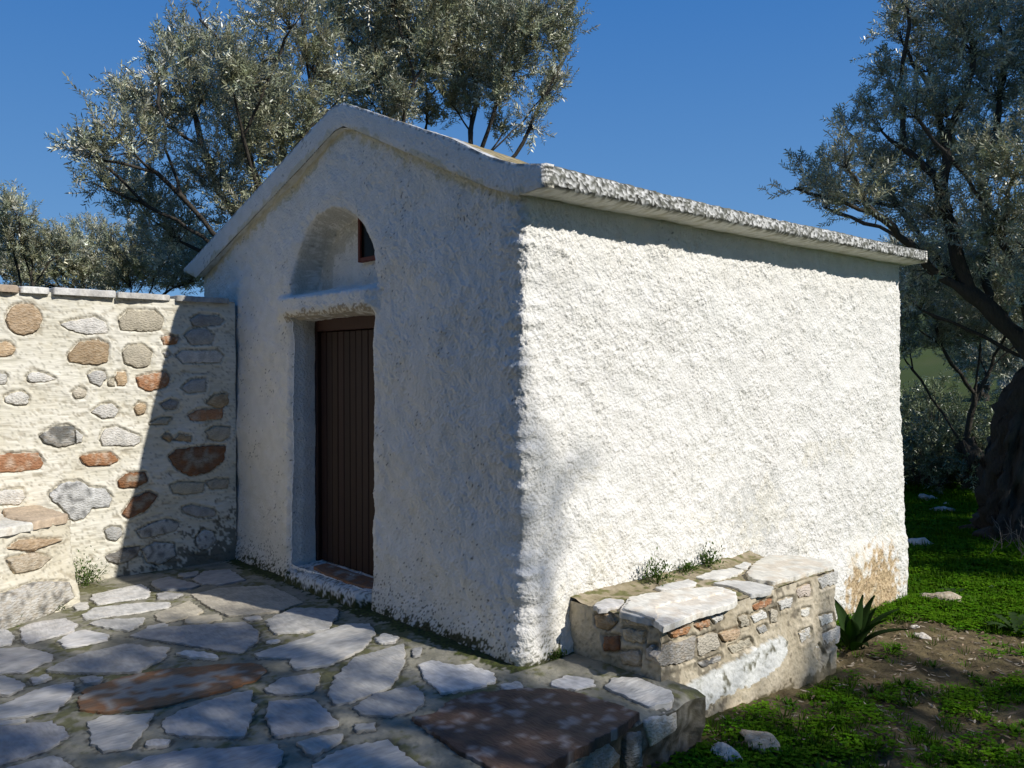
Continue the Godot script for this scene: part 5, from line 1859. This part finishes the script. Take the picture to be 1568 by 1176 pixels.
func build_trees() -> void:
	sprig_mesh = make_sprig()
	var silver := Color(2.3, 2.3, 2.12)
	olive("broad silvery olive tree rising behind the chapel's left gable slope", Vector3(-5.57, -0.3, -1.52), Vector3(-5.4, 1.35, -1.6), 0.30, CLUMPS_A, 135.0, 0.95, silver, 3)
	olive("open-crowned olive tree with dark limbs showing above the chapel's ridge", Vector3(-6.59, -0.3, -4.27), Vector3(-6.2, 1.9, -4.3), 0.24, CLUMPS_B, 135.0, 1.05, silver, 8)
	olive("small olive tree at the left edge above the rubble wall", Vector3(-11.6, -0.3, 0.08), Vector3(-11.6, 1.2, 0.08), 0.2, CLUMPS_C, 140.0, 1.0, silver, 12)
	olive("low bushy olive tree between the left edge and the chapel's eave", Vector3(-11.9, -0.3, -1.8), Vector3(-11.6, 1.1, -1.9), 0.2, CLUMPS_D, 145.0, 1.0, silver, 15)
	olive("old thick-trunked olive tree in shade behind the chapel's right end", Vector3(-0.25, -0.62, -8.03), Vector3(-0.05, 1.5, -8.15), 0.44, CLUMPS_R, 125.0, 0.95, silver, 21)
	olive("dark dense olive tree close behind the old trunk, left of it", Vector3(QBASE.x, ground_height(QBASE.x, QBASE.z) - 0.1, QBASE.z), Vector3(QBASE.x, ground_height(QBASE.x, QBASE.z) + 0.8, QBASE.z), 0.22, CLUMPS_Q, 150.0, 1.05, silver, 24)
	olive("tall old olive tree outside the picture that shades the terrace", Vector3(9.4, -0.3, -1.8), Vector3(9.3, 5.2, -1.8), 0.34, CLUMPS_S, 46.0, 1.35, silver, 27)
	olive("tall old olive tree outside the picture that shades the lawn", Vector3(11.6, -0.3, -4.4), Vector3(11.4, 5.0, -4.4), 0.34, CLUMPS_T, 56.0, 1.35, silver, 33)
	olive("tall olive tree outside the picture beyond the old trunk", Vector3(4.6, -0.4, -9.6), Vector3(4.6, 3.2, -9.6), 0.3, CLUMPS_N, 50.0, 1.7, silver, 39)
	olive("tall olive tree far outside the picture that dapples the sunlit wall", Vector3(15.5, -0.4, -4.6), Vector3(15.3, 7.0, -4.6), 0.35, CLUMPS_F, 14.0, 1.3, silver, 45)
	# the grove goes on in front of the chapel, behind and beside the photographer: it dims the sky that the front wall sees
	var spots := [[-2.4, 7.6, 5.2, "olive tree outside the picture facing the chapel's door"], [-6.6, 5.6, 5.4, "olive tree outside the picture behind the rubble wall"], [1.4, 8.4, 5.6, "olive tree outside the picture behind the photographer"], [4.8, 6.4, 5.0, "olive tree outside the picture at the photographer's right"], [-4.6, 10.4, 5.6, "olive tree outside the picture beyond the terrace"], [-0.6, 11.4, 6.0, "olive tree outside the picture in the second row"], [-9.6, 8.6, 5.6, "olive tree outside the picture far beyond the rubble wall"], [7.6, 3.2, 5.0, "olive tree outside the picture down the lawn"]]
	var r := RandomNumberGenerator.new()
	r.seed = 91
	for t in spots:
		var rows := []
		var high: float = t[2]
		for k in 46:
			var d := Vector3(r.randfn(), 0, r.randfn()) * 1.05
			d = d.limit_length(2.2)
			rows.append(["c", t[0] + d.x, -0.3 + high * r.randf_range(0.32, 1.0) - d.length() * 0.22, t[1] + d.z, r.randf_range(0.45, 0.7)])
		olive(t[3], Vector3(t[0], -0.35, t[1]), Vector3(t[0] + 0.1, 1.35, t[1]), 0.26, rows, 26.0, 2.2, silver, 60 + int(absf(t[0] * 9.0)))

func make_tuft(blades: int, height: float, spread: float, width: float, a: Color, b2: Color) -> ArrayMesh:
	var b := Builder.new()
	for k in blades:
		var t := TAU * k / blades + rng.randf_range(-0.4, 0.4)
		var out := Vector3(cos(t), 0, sin(t))
		var base := out * rng.randf_range(0.0, spread * 0.5)
		var lean := rng.randf_range(0.25, 1.1)
		var c := a.lerp(b2, rng.randf())
		leaf_into(b, base, out * lean + Vector3.UP, -out + Vector3.UP * 0.6, height * rng.randf_range(0.6, 1.1), width * rng.randf_range(0.8, 1.2), c, c * 0.95, -0.15)
	return b.mesh()

func make_clover(leaves: int, spread: float) -> ArrayMesh:
	var b := Builder.new()
	for k in leaves:
		var t := rng.randf() * TAU
		var d := sqrt(rng.randf()) * spread
		var at := Vector3(cos(t) * d, rng.randf_range(0.012, 0.035), sin(t) * d)
		var c := Color(0.06, 0.17, 0.006).lerp(Color(0.10, 0.22, 0.010), rng.randf())
		for s in 3:
			var a := t + TAU * s / 3.0
			leaf_into(b, at, Vector3(cos(a), rng.randf_range(0.0, 0.35), sin(a)), Vector3.UP, 0.011, 0.010, c, c, 0.05)
	return b.mesh()

func build_ground_cover() -> void:
	var grass := make_tuft(10, 0.06, 0.05, 0.0045, Color(0.06, 0.15, 0.007), Color(0.10, 0.19, 0.014))
	var clover := make_clover(22, 0.055)
	var gp: Array[Transform3D] = []
	var gt: Array[Color] = []
	var cp: Array[Transform3D] = []
	var hp: Array[Transform3D] = []
	var ht: Array[Color] = []
	var ct: Array[Color] = []
	var r := RandomNumberGenerator.new()
	r.seed = 77
	for k in 120000:
		var f := pow(r.randf(), 1.3) * 17.0 + 2.6
		var s := r.randf_range(-0.05, 1.10) * f + 0.3
		var x := CAMERA_AT.x + 0.6719 * s - 0.7406 * f
		var z := CAMERA_AT.z - 0.7406 * s - 0.6719 * f
		if x < 0.72 and z > -2.2: continue
		if x < 0.08 and z > -4.72 and x > -4.4: continue
		if x < 0.88 and z > -0.5: continue
		if x < -5.0 and z > -5.0: continue
		var c := cover(x, z) + 0.3 * nb(x, 4.0, z, 11.0)
		if r.randf() > (c - 0.12) * (0.75 + 0.45 * smoothstep01(-2.5, -4.5, z)): continue
		var far := smoothstep01(5.0, 11.0, f)
		var sc := r.randf_range(0.7, 1.3) * (1.0 + 0.9 * far)
		var tf := Transform3D(Basis(Vector3.UP, r.randf() * TAU).scaled(Vector3(sc, sc * r.randf_range(0.8, 1.2), sc)), Vector3(x, ground_height(x, z) - 0.004, z))
		var tone := r.randf_range(0.75, 1.25)
		var tint := Color(tone * r.randf_range(0.9, 1.2), tone, tone * 0.9)
		var pick := r.randf()
		if pick < 0.10 and f < 9.0:
			hp.append(tf); ht.append(tint)
		elif pick < 0.62:
			gp.append(tf); gt.append(tint)
		else:
			cp.append(tf); ct.append(tint)
	var g := scatter("grass", grass, gp, gt, mats["grass"], self)
	g.set_meta("kind", "stuff"); mark(g, "short green grass on the ground beside the chapel", "grass")
	var broad := scatter("herbs", make_tuft(6, 0.055, 0.05, 0.016, Color(0.05, 0.12, 0.012), Color(0.09, 0.16, 0.03)), hp, ht, mats["grass"], self)
	broad.set_meta("kind", "stuff"); mark(broad, "small broad-leaved herbs among the grass beside the chapel", "herbs")
	var c := scatter("clover", clover, cp, ct, mats["grass"], self)
	c.set_meta("kind", "stuff"); mark(c, "low clover carpet between the grass beside the chapel", "clover")
	# fallen olive leaves
	var lb := Builder.new()
	leaf_into(lb, Vector3.ZERO, Vector3(0, 0.05, 1), Vector3.UP, 0.055, 0.012, Color(0.20, 0.14, 0.08), Color(0.30, 0.25, 0.18), 0.12)
	var lp: Array[Transform3D] = []
	var lt: Array[Color] = []
	for k in 5200:
		var f := r.randf_range(2.6, 9.0)
		var s := r.randf_range(0.0, 0.75) * f + 0.3
		var x := CAMERA_AT.x + 0.6719 * s - 0.7406 * f
		var z := CAMERA_AT.z - 0.7406 * s - 0.6719 * f
		if (x < 0.7 and z > -2.2) or (x < 0.08 and z > -4.72) or (x < 0.9 and z > -0.5): continue
		var basis := Basis(Vector3.UP, r.randf() * TAU) * Basis(Vector3.RIGHT, r.randf_range(-0.3, 0.3)) * Basis(Vector3.BACK, r.randf_range(-0.6, 0.6) + (PI if r.randf() < 0.5 else 0.0))
		lp.append(Transform3D(basis.scaled(Vector3.ONE * r.randf_range(0.7, 1.15)), Vector3(x, ground_height(x, z) + 0.012, z)))
		var tone := r.randf_range(0.6, 1.5)
		lt.append(Color(tone, tone, tone))
	var l := scatter("leaf_litter", lb.mesh(), lp, lt, mats["litter"], self)
	l.set_meta("kind", "stuff"); mark(l, "fallen dry olive leaves strewn over soil and grass", "dead leaves")

func build_small_things() -> void:
	# broad-leaved squill beside the bench's far end
	var at := Vector3(0.47, ground_height(0.47, -2.66) - 0.01, -2.66)
	var sq := thing("squill_plant", "dark strap-leaved bulb plant at the bench's far end", "plant", at)
	var spec := [[0.3, 0.42, 0.10, 0.2], [1.1, 0.36, 0.5, -0.1], [1.9, 0.42, 0.75, 0.1], [2.8, 0.34, 0.9, 0.0], [3.7, 0.40, 0.5, 0.2], [4.4, 0.38, 0.8, -0.2], [5.2, 0.44, 0.35, 0.1], [5.9, 0.34, 0.95, 0.0], [0.8, 0.26, 1.1, 0.0], [5.45, 0.42, 0.7, 0.1], [5.0, 0.36, 0.5, -0.2], [6.0, 0.40, 0.55, 0.2], [0.2, 0.38, 0.6, 0.0], [4.7, 0.32, 0.85, 0.1], [5.7, 0.32, 1.0, -0.1]]
	for s in spec:
		var b := Builder.new()
		var out := Vector3(cos(s[0]), 0, sin(s[0]))
		var side := Vector3.UP.cross(out)
		var pts := PackedVector3Array()
		var cols := PackedColorArray()
		for k in 13:
			var t := k / 12.0
			var curve: float = s[2]
			var p: Vector3 = Vector3.UP * s[1] * (t - 0.45 * curve * t * t) + out * (0.02 + s[1] * curve * t * (0.5 + 0.5 * t)) + side * s[3] * 0.1 * t * t
			var w := 0.044 * sin(PI * (0.10 + 0.90 * t)) + 0.002
			for e in [-1.0, -0.5, 0.0, 0.5, 1.0]:
				pts.append(p + side * w * e + (Vector3.UP * 0.6 - out) * -0.012 * (1.0 - e * e))
				var tone := 0.9 + 0.25 * na(p.x, p.y, e, 8.0)
				cols.append(Color(0.030, 0.055, 0.016) * tone)
		b.grid(pts, cols, 5, 13, PackedByteArray(), false)
		put("leaf", b.mesh(), mats["grass"], sq)
	# weeds
	var weeds := [
		[Vector3(0.10, 0.285, -0.98), 0.11, "upright green weed growing between bench and white wall nearest the corner"],
		[Vector3(0.06, 0.29, -1.33), 0.07, "low green weed in the joint behind the bench's middle"],
		[Vector3(0.06, 0.29, -1.55), 0.09, "bushy green weed in the joint behind the bench nearest its far slab"],
		[Vector3(-3.30, 0.0, 1.20), 0.15, "green weed in the angle of rubble wall and low stone seat"],
		[Vector3(-2.74, 0.0, 1.60), 0.07, "low green weeds along the foot of the stone seat"],
		[Vector3(-2.60, 0.0, 1.84), 0.06, "low green weeds at the foot of the stone seat by the left edge"],
		[Vector3(0.02, 0.0, -0.20), 0.05, "tiny green weed at the foot of the sunlit wall's near corner"],
	]
	for w in weeds:
		var o := thing("weed", w[2], "weed", w[0], "weeds in the joints of the masonry")
		var b := Builder.new()
		for k in int(300 * w[1] / 0.1):
			var d: Vector3 = Vector3(rng.randfn() * 0.5, absf(rng.randfn()) * 0.7 + 0.15, rng.randfn() * 0.5) * w[1] * 0.75
			if w[1] < 0.08: d.x *= 0.8; d.z *= 1.8; d.y *= 0.6
			var dir: Vector3 = (d.normalized() + Vector3(rng.randfn(), rng.randfn() + 0.5, rng.randfn()) * 0.6).normalized()
			var c := Color(0.06, 0.11, 0.02).lerp(Color(0.12, 0.18, 0.045), rng.randf())
			leaf_into(b, d, dir, Vector3.UP + dir * 0.3 + Vector3(0.01, 0, 0), rng.randf_range(0.014, 0.026), rng.randf_range(0.006, 0.010), c, c)
		put("leaves", b.mesh(), mats["grass"], o)
		var sb := Builder.new()
		for k in 9:
			var d: Vector3 = Vector3(rng.randfn() * 0.4, absf(rng.randfn()) * 0.5 + 0.4, rng.randfn() * 0.4) * w[1] * 0.9
			sb.ring_tube(PackedVector3Array([Vector3(0, -0.01, 0), d * 0.5 + Vector3(0.004, 0, 0), d]), PackedFloat32Array([0.0022, 0.0017, 0.001]), 4, Color(0.08, 0.12, 0.03))
		put("stems", sb.mesh(), mats["grass"], o)
	# dark low thistle rosettes on the lawn
	for w in [[Vector3(1.02, 0, -4.15), 0.22, "dark leafy thistle rosette on the sunlit grass at the right"], [Vector3(0.28, 0, -4.95), 0.14, "small grassy rosette on the sunlit lawn behind the chapel's corner"]]:
		var p: Vector3 = w[0]
		p.y = ground_height(p.x, p.z)
		var o := thing("rosette_plant", w[2], "plant", p)
		for k in 13:
			var a := k * 2.4
			var b := Builder.new()
			var out := Vector3(cos(a), 0, sin(a))
			var side := Vector3.UP.cross(out)
			var rise := rng.randf_range(0.2, 0.9)
			var pts := PackedVector3Array()
			var cols := PackedColorArray()
			for j in 15:
				var t := j / 14.0
				var q: Vector3 = out * w[1] * t + Vector3.UP * w[1] * rise * sin(t * 2.2) * 0.6
				var wide: float = w[1] * 0.17 * sin(PI * (0.06 + 0.92 * t)) * (1.0 if j % 2 == 0 else 0.45)
				var c := Color(0.032, 0.055, 0.018) * rng.randf_range(0.8, 1.4)
				for e in [-1.0, 0.0, 1.0]:
					pts.append(q + side * wide * e + Vector3.UP * 0.25 * wide * absf(e))
					cols.append(c)
			b.grid(pts, cols, 3, 15, PackedByteArray(), false)
			put("leaf", b.mesh(), mats["grass"], o)
	# loose rocks
	var rocks := [
		[0.66, -3.35, 0.055, "W", "white stone on bare soil in front of the bulb plant"],
		[0.52, -3.55, 0.03, "C", "small pale pebble beside the white stone on bare soil"],
		[1.28, -3.62, 0.05, "C", "flat pale stone lying at the edge of the bare soil"],
		[1.02, -0.62, 0.09, "E", "broken pale rock by the terrace edge at the bottom"],
		[0.97, -0.38, 0.07, "W", "smaller pale rock against the terrace edge at the bottom"],
		[-0.9, -7.0, 0.15, "W", "pointed white rock in the grass before the old olive trunk"],
		[-1.5, -9.2, 0.14, "G", "grey rock half sunk in grass left of the old trunk"],
		[-1.95, -9.9, 0.17, "G", "rounded grey rock in front of the dark thicket"],
		[-1.6, -9.6, 0.09, "C", "small pale rock near the rounded grey rock"],
		[0.42, -5.45, 0.05, "C", "pale stone in the sunlit grass behind the chapel's corner"],
		[1.15, -5.1, 0.035, "W", "tiny white stone in the sunlit grass at the right"],
		[0.30, -4.62, 0.12, "E", "low earthy stone at the foot of the chapel's far corner"],
	]
	for w in rocks:
		var y := ground_height(w[0], w[1])
		var o := thing("rock", w[4], "rock", Vector3(w[0], y, w[1]), "loose rocks on the ground")
		put("stone", rock_mesh(w[2], STONE[w[3]]), mats["field_stone"], o)

func rock_mesh(size: float, c: Color) -> ArrayMesh:
	var b := Builder.new()
	var nu := 19
	var nv := 11
	var pts := PackedVector3Array()
	var cols := PackedColorArray()
	var off := rng.randf() * 40.0
	var sq := Vector3(rng.randf_range(0.9, 1.5), rng.randf_range(0.5, 0.75), rng.randf_range(0.8, 1.1))
	for k in nv:
		for a in nu:
			var t := PI * k / (nv - 1)
			var p := TAU * (a % (nu - 1)) / (nu - 1)
			var d := Vector3(sin(t) * cos(p), cos(t), sin(t) * sin(p))
			var r := size * (1.0 + 0.45 * na(d.x + off, d.y, d.z, 1.1) + 0.14 * nb(d.x + off, d.y, d.z, 3.4))
			# facets: cut by a few planes
			for q in 5:
				var m := Vector3(sin(q * 2.1 + off), cos(q * 1.3 + off * 2.0), sin(q * 3.7 + off * 3.0)).normalized()
				var h := d.dot(m) * r
				if h > size * 0.72: r *= size * 0.72 / h
			pts.append(d * r * sq + Vector3(0, size * 0.15, 0))
			var tone := 1.0 + 0.25 * nb(d.x + off, d.y, d.z, 5.0)
			cols.append(c * tone)
	b.grid(pts, cols, nu, nv, PackedByteArray(), false)
	return b.mesh()

func build_background() -> void:
	# thicket and dry brush under the trees on the right
	var r := RandomNumberGenerator.new()
	r.seed = 5
	var spots := [
		[-2.35, -10.95, 0.75, 1.0, "low dark thicket just behind the rocks left of the old trunk"],
		[-1.65, -11.4, 0.8, 1.2, "dark thicket touching the old trunk's left side"],
		[-2.95, -12.4, 1.0, 1.7, "taller dark bush over the low thicket near the chapel's far corner"],
		[-3.6, -12.6, 1.25, 0.9, "dark rounded thicket behind the rocks left of the old trunk"],
		[-1.9, -13.2, 1.4, 1.1, "dark thicket seen right beside the old olive trunk"],
		[-5.5, -12.0, 1.5, 1.3, "tall dark bush hidden mostly behind the chapel's far corner"],
		[0.6, -13.5, 1.6, 1.3, "dark bush behind the old trunk at the right edge"],
	]
	for s in spots:
		var base := Vector3(s[0], ground_height(s[0], s[1]), s[1])
		var o := thing("bush", s[4], "bush", base, "dark bushes under the grove's trees")
		var places: Array[Transform3D] = []
		var tints: Array[Color] = []
		var b := Builder.new()
		for k in 420:
			var d := Vector3(r.randfn() * 0.55, 0, r.randfn() * 0.55)
			var h: float = s[3] * sqrt(r.randf()) * maxf(0.2, 1.0 - d.length() * 0.5)
			var p := Vector3(d.x * s[2], h, d.z * s[2])
			var dir := (Vector3(r.randfn(), r.randfn() + 0.6, r.randfn())).normalized()
			var side := dir.cross(Vector3(r.randfn(), r.randfn(), r.randfn())).normalized()
			places.append(Transform3D(Basis(side, dir, side.cross(dir)).scaled(Vector3.ONE * r.randf_range(0.8, 1.4)), p))
			tints.append(Color(1.0, 1.15, 0.75) * r.randf_range(0.75, 1.25))
			if k % 8 == 0:
				b.ring_tube(PackedVector3Array([Vector3(d.x * 0.2, -0.1, d.z * 0.2), p * 0.5 + Vector3(0.05, 0.1, 0), p * 1.08]), PackedFloat32Array([0.012, 0.008, 0.003]), 4, Color(0.13, 0.11, 0.09))
		put("stems", b.mesh(), mats["bark"], o)
		var f := scatter("foliage", sprig_mesh, places, tints, mats["leaf"], o)
		f.set_meta("kind", "stuff")
	# leafless brush at the trunk's foot
	var dry := thing("dry_brush", "leafless pale twigs at the foot of the old olive trunk", "brush", Vector3(0.35, ground_height(0.35, -7.0), -7.0))
	for k in 16:
		var b := Builder.new()
		var p := Vector3(r.randf_range(-0.5, 0.5), -0.03, r.randf_range(-0.3, 0.3))
		var d := Vector3(r.randfn() * 0.5, 1.0, r.randfn() * 0.5).normalized()
		var path := PackedVector3Array()
		var rad := PackedFloat32Array()
		for j in 7:
			path.append(p)
			rad.append(lerpf(0.006, 0.0018, j / 6.0))
			p += d * 0.075
			d = (d + Vector3(r.randfn(), r.randfn() * 0.5, r.randfn()) * 0.28).normalized()
		b.ring_tube(path, rad, 4, Color(0.22, 0.19, 0.15))
		for j in [2, 3, 4, 5]:
			var e := (d + Vector3(r.randfn(), r.randf(), r.randfn())).normalized()
			b.ring_tube(PackedVector3Array([path[j], path[j] + e * 0.08, path[j] + e * 0.15 + Vector3(0, 0.02, 0)]), PackedFloat32Array([0.0032, 0.0024, 0.0013]), 4, Color(0.24, 0.21, 0.17))
		put("twig", b.mesh(), mats["bark"], dry)
	# more of the grove farther off
	var far := [
		[-9.0, -17.0, 3.2, "distant olive tree behind the thicket, left of the trunk"], [-3.2, -19.5, 3.6, "distant olive tree up the slope behind the old trunk"],
		[2.2, -17.0, 3.4, "distant olive tree at the right edge behind the old trunk"], [-6.2, -24.0, 4.0, "farthest olive tree at the head of the grassy slope"],
		[-1.5, -14.8, 2.6, "olive tree next behind the old trunk on the slope"], [-17.0, -3.5, 2.8, "distant olive tree seen low above the rubble wall"], [-15.5, 3.0, 2.6, "distant olive tree beyond the rubble wall at the left edge"], [-15.5, -7.5, 2.7, "distant olive tree low behind the chapel's left eave"]]
	for t in far:
		var rows := []
		var g := ground_height(t[0], t[1])
		var high: float = t[2]
		for k in 26:
			var d := Vector3(r.randfn(), 0, r.randfn()) * 0.85
			rows.append(["c", t[0] + d.x, g + high * r.randf_range(0.42, 1.0) - d.length() * 0.25, t[1] + d.z, r.randf_range(0.4, 0.65)])
		olive(t[3], Vector3(t[0], g - 0.1, t[1]), Vector3(t[0] + 0.1, g + high * 0.34, t[1]), 0.22, rows, 60.0, 1.35, Color(2.3, 2.3, 2.12), 50 + int(absf(t[0] * 7.0)))

# ---------------------------------------------------------------- the scene
func _ready() -> void:
	var cam := Camera3D.new()
	cam.name = "camera"
	cam.fov = 48.15
	cam.near = 0.05
	cam.far = 2000.0
	add_child(cam)
	cam.look_at_from_position(CAMERA_AT, CAMERA_AT + CAMERA_LOOK, Vector3.UP)
	cam.current = true

	var sky_material := ProceduralSkyMaterial.new()
	sky_material.sky_top_color = Color(0.05, 0.38, 0.695)
	sky_material.sky_horizon_color = Color(0.50, 0.69, 0.865)
	sky_material.sky_curve = 0.2
	sky_material.ground_bottom_color = Color(0.25, 0.22, 0.16)
	sky_material.ground_horizon_color = Color(0.45, 0.45, 0.40)
	sky_material.sun_angle_max = 15.0
	sky_material.sun_curve = 0.05
	var sky := Sky.new()
	sky.sky_material = sky_material
	var env := Environment.new()
	env.background_mode = Environment.BG_SKY
	env.sky = sky
	env.tonemap_mode = Environment.TONE_MAPPER_LINEAR
	env.tonemap_exposure = 1.0
	env.sdfgi_enabled = true
	env.ssao_enabled = true
	env.ssil_enabled = true
	var world := WorldEnvironment.new()
	world.name = "world"
	world.environment = env
	add_child(world)

	var sun := DirectionalLight3D.new()
	sun.name = "sun"
	sun.light_color = Color(1.0, 0.985, 0.962)
	sun.light_energy = 1.5
	sun.light_angular_distance = 0.5
	sun.shadow_enabled = true
	add_child(sun)
	sun.look_at_from_position(SUN_TOWARDS * 20.0, Vector3.ZERO, Vector3.UP)

	rng.seed = 1234
	noise_a.noise_type = FastNoiseLite.TYPE_SIMPLEX_SMOOTH
	noise_a.frequency = 1.0
	noise_a.seed = 4
	noise_a.fractal_type = FastNoiseLite.FRACTAL_NONE
	noise_b.noise_type = FastNoiseLite.TYPE_SIMPLEX
	noise_b.frequency = 1.0
	noise_b.seed = 17
	noise_b.fractal_type = FastNoiseLite.FRACTAL_NONE
	noise_c.noise_type = FastNoiseLite.TYPE_CELLULAR
	noise_c.frequency = 1.0
	noise_c.seed = 29
	noise_c.fractal_type = FastNoiseLite.FRACTAL_NONE
	noise_c.cellular_return_type = FastNoiseLite.RETURN_DISTANCE
	make_materials()
	build_ground()
	build_terrace()
	build_chapel()
	build_stone_wall()
	build_ledge()
	build_bench()
	build_trees()
	build_background()
	build_ground_cover()
	build_small_things()
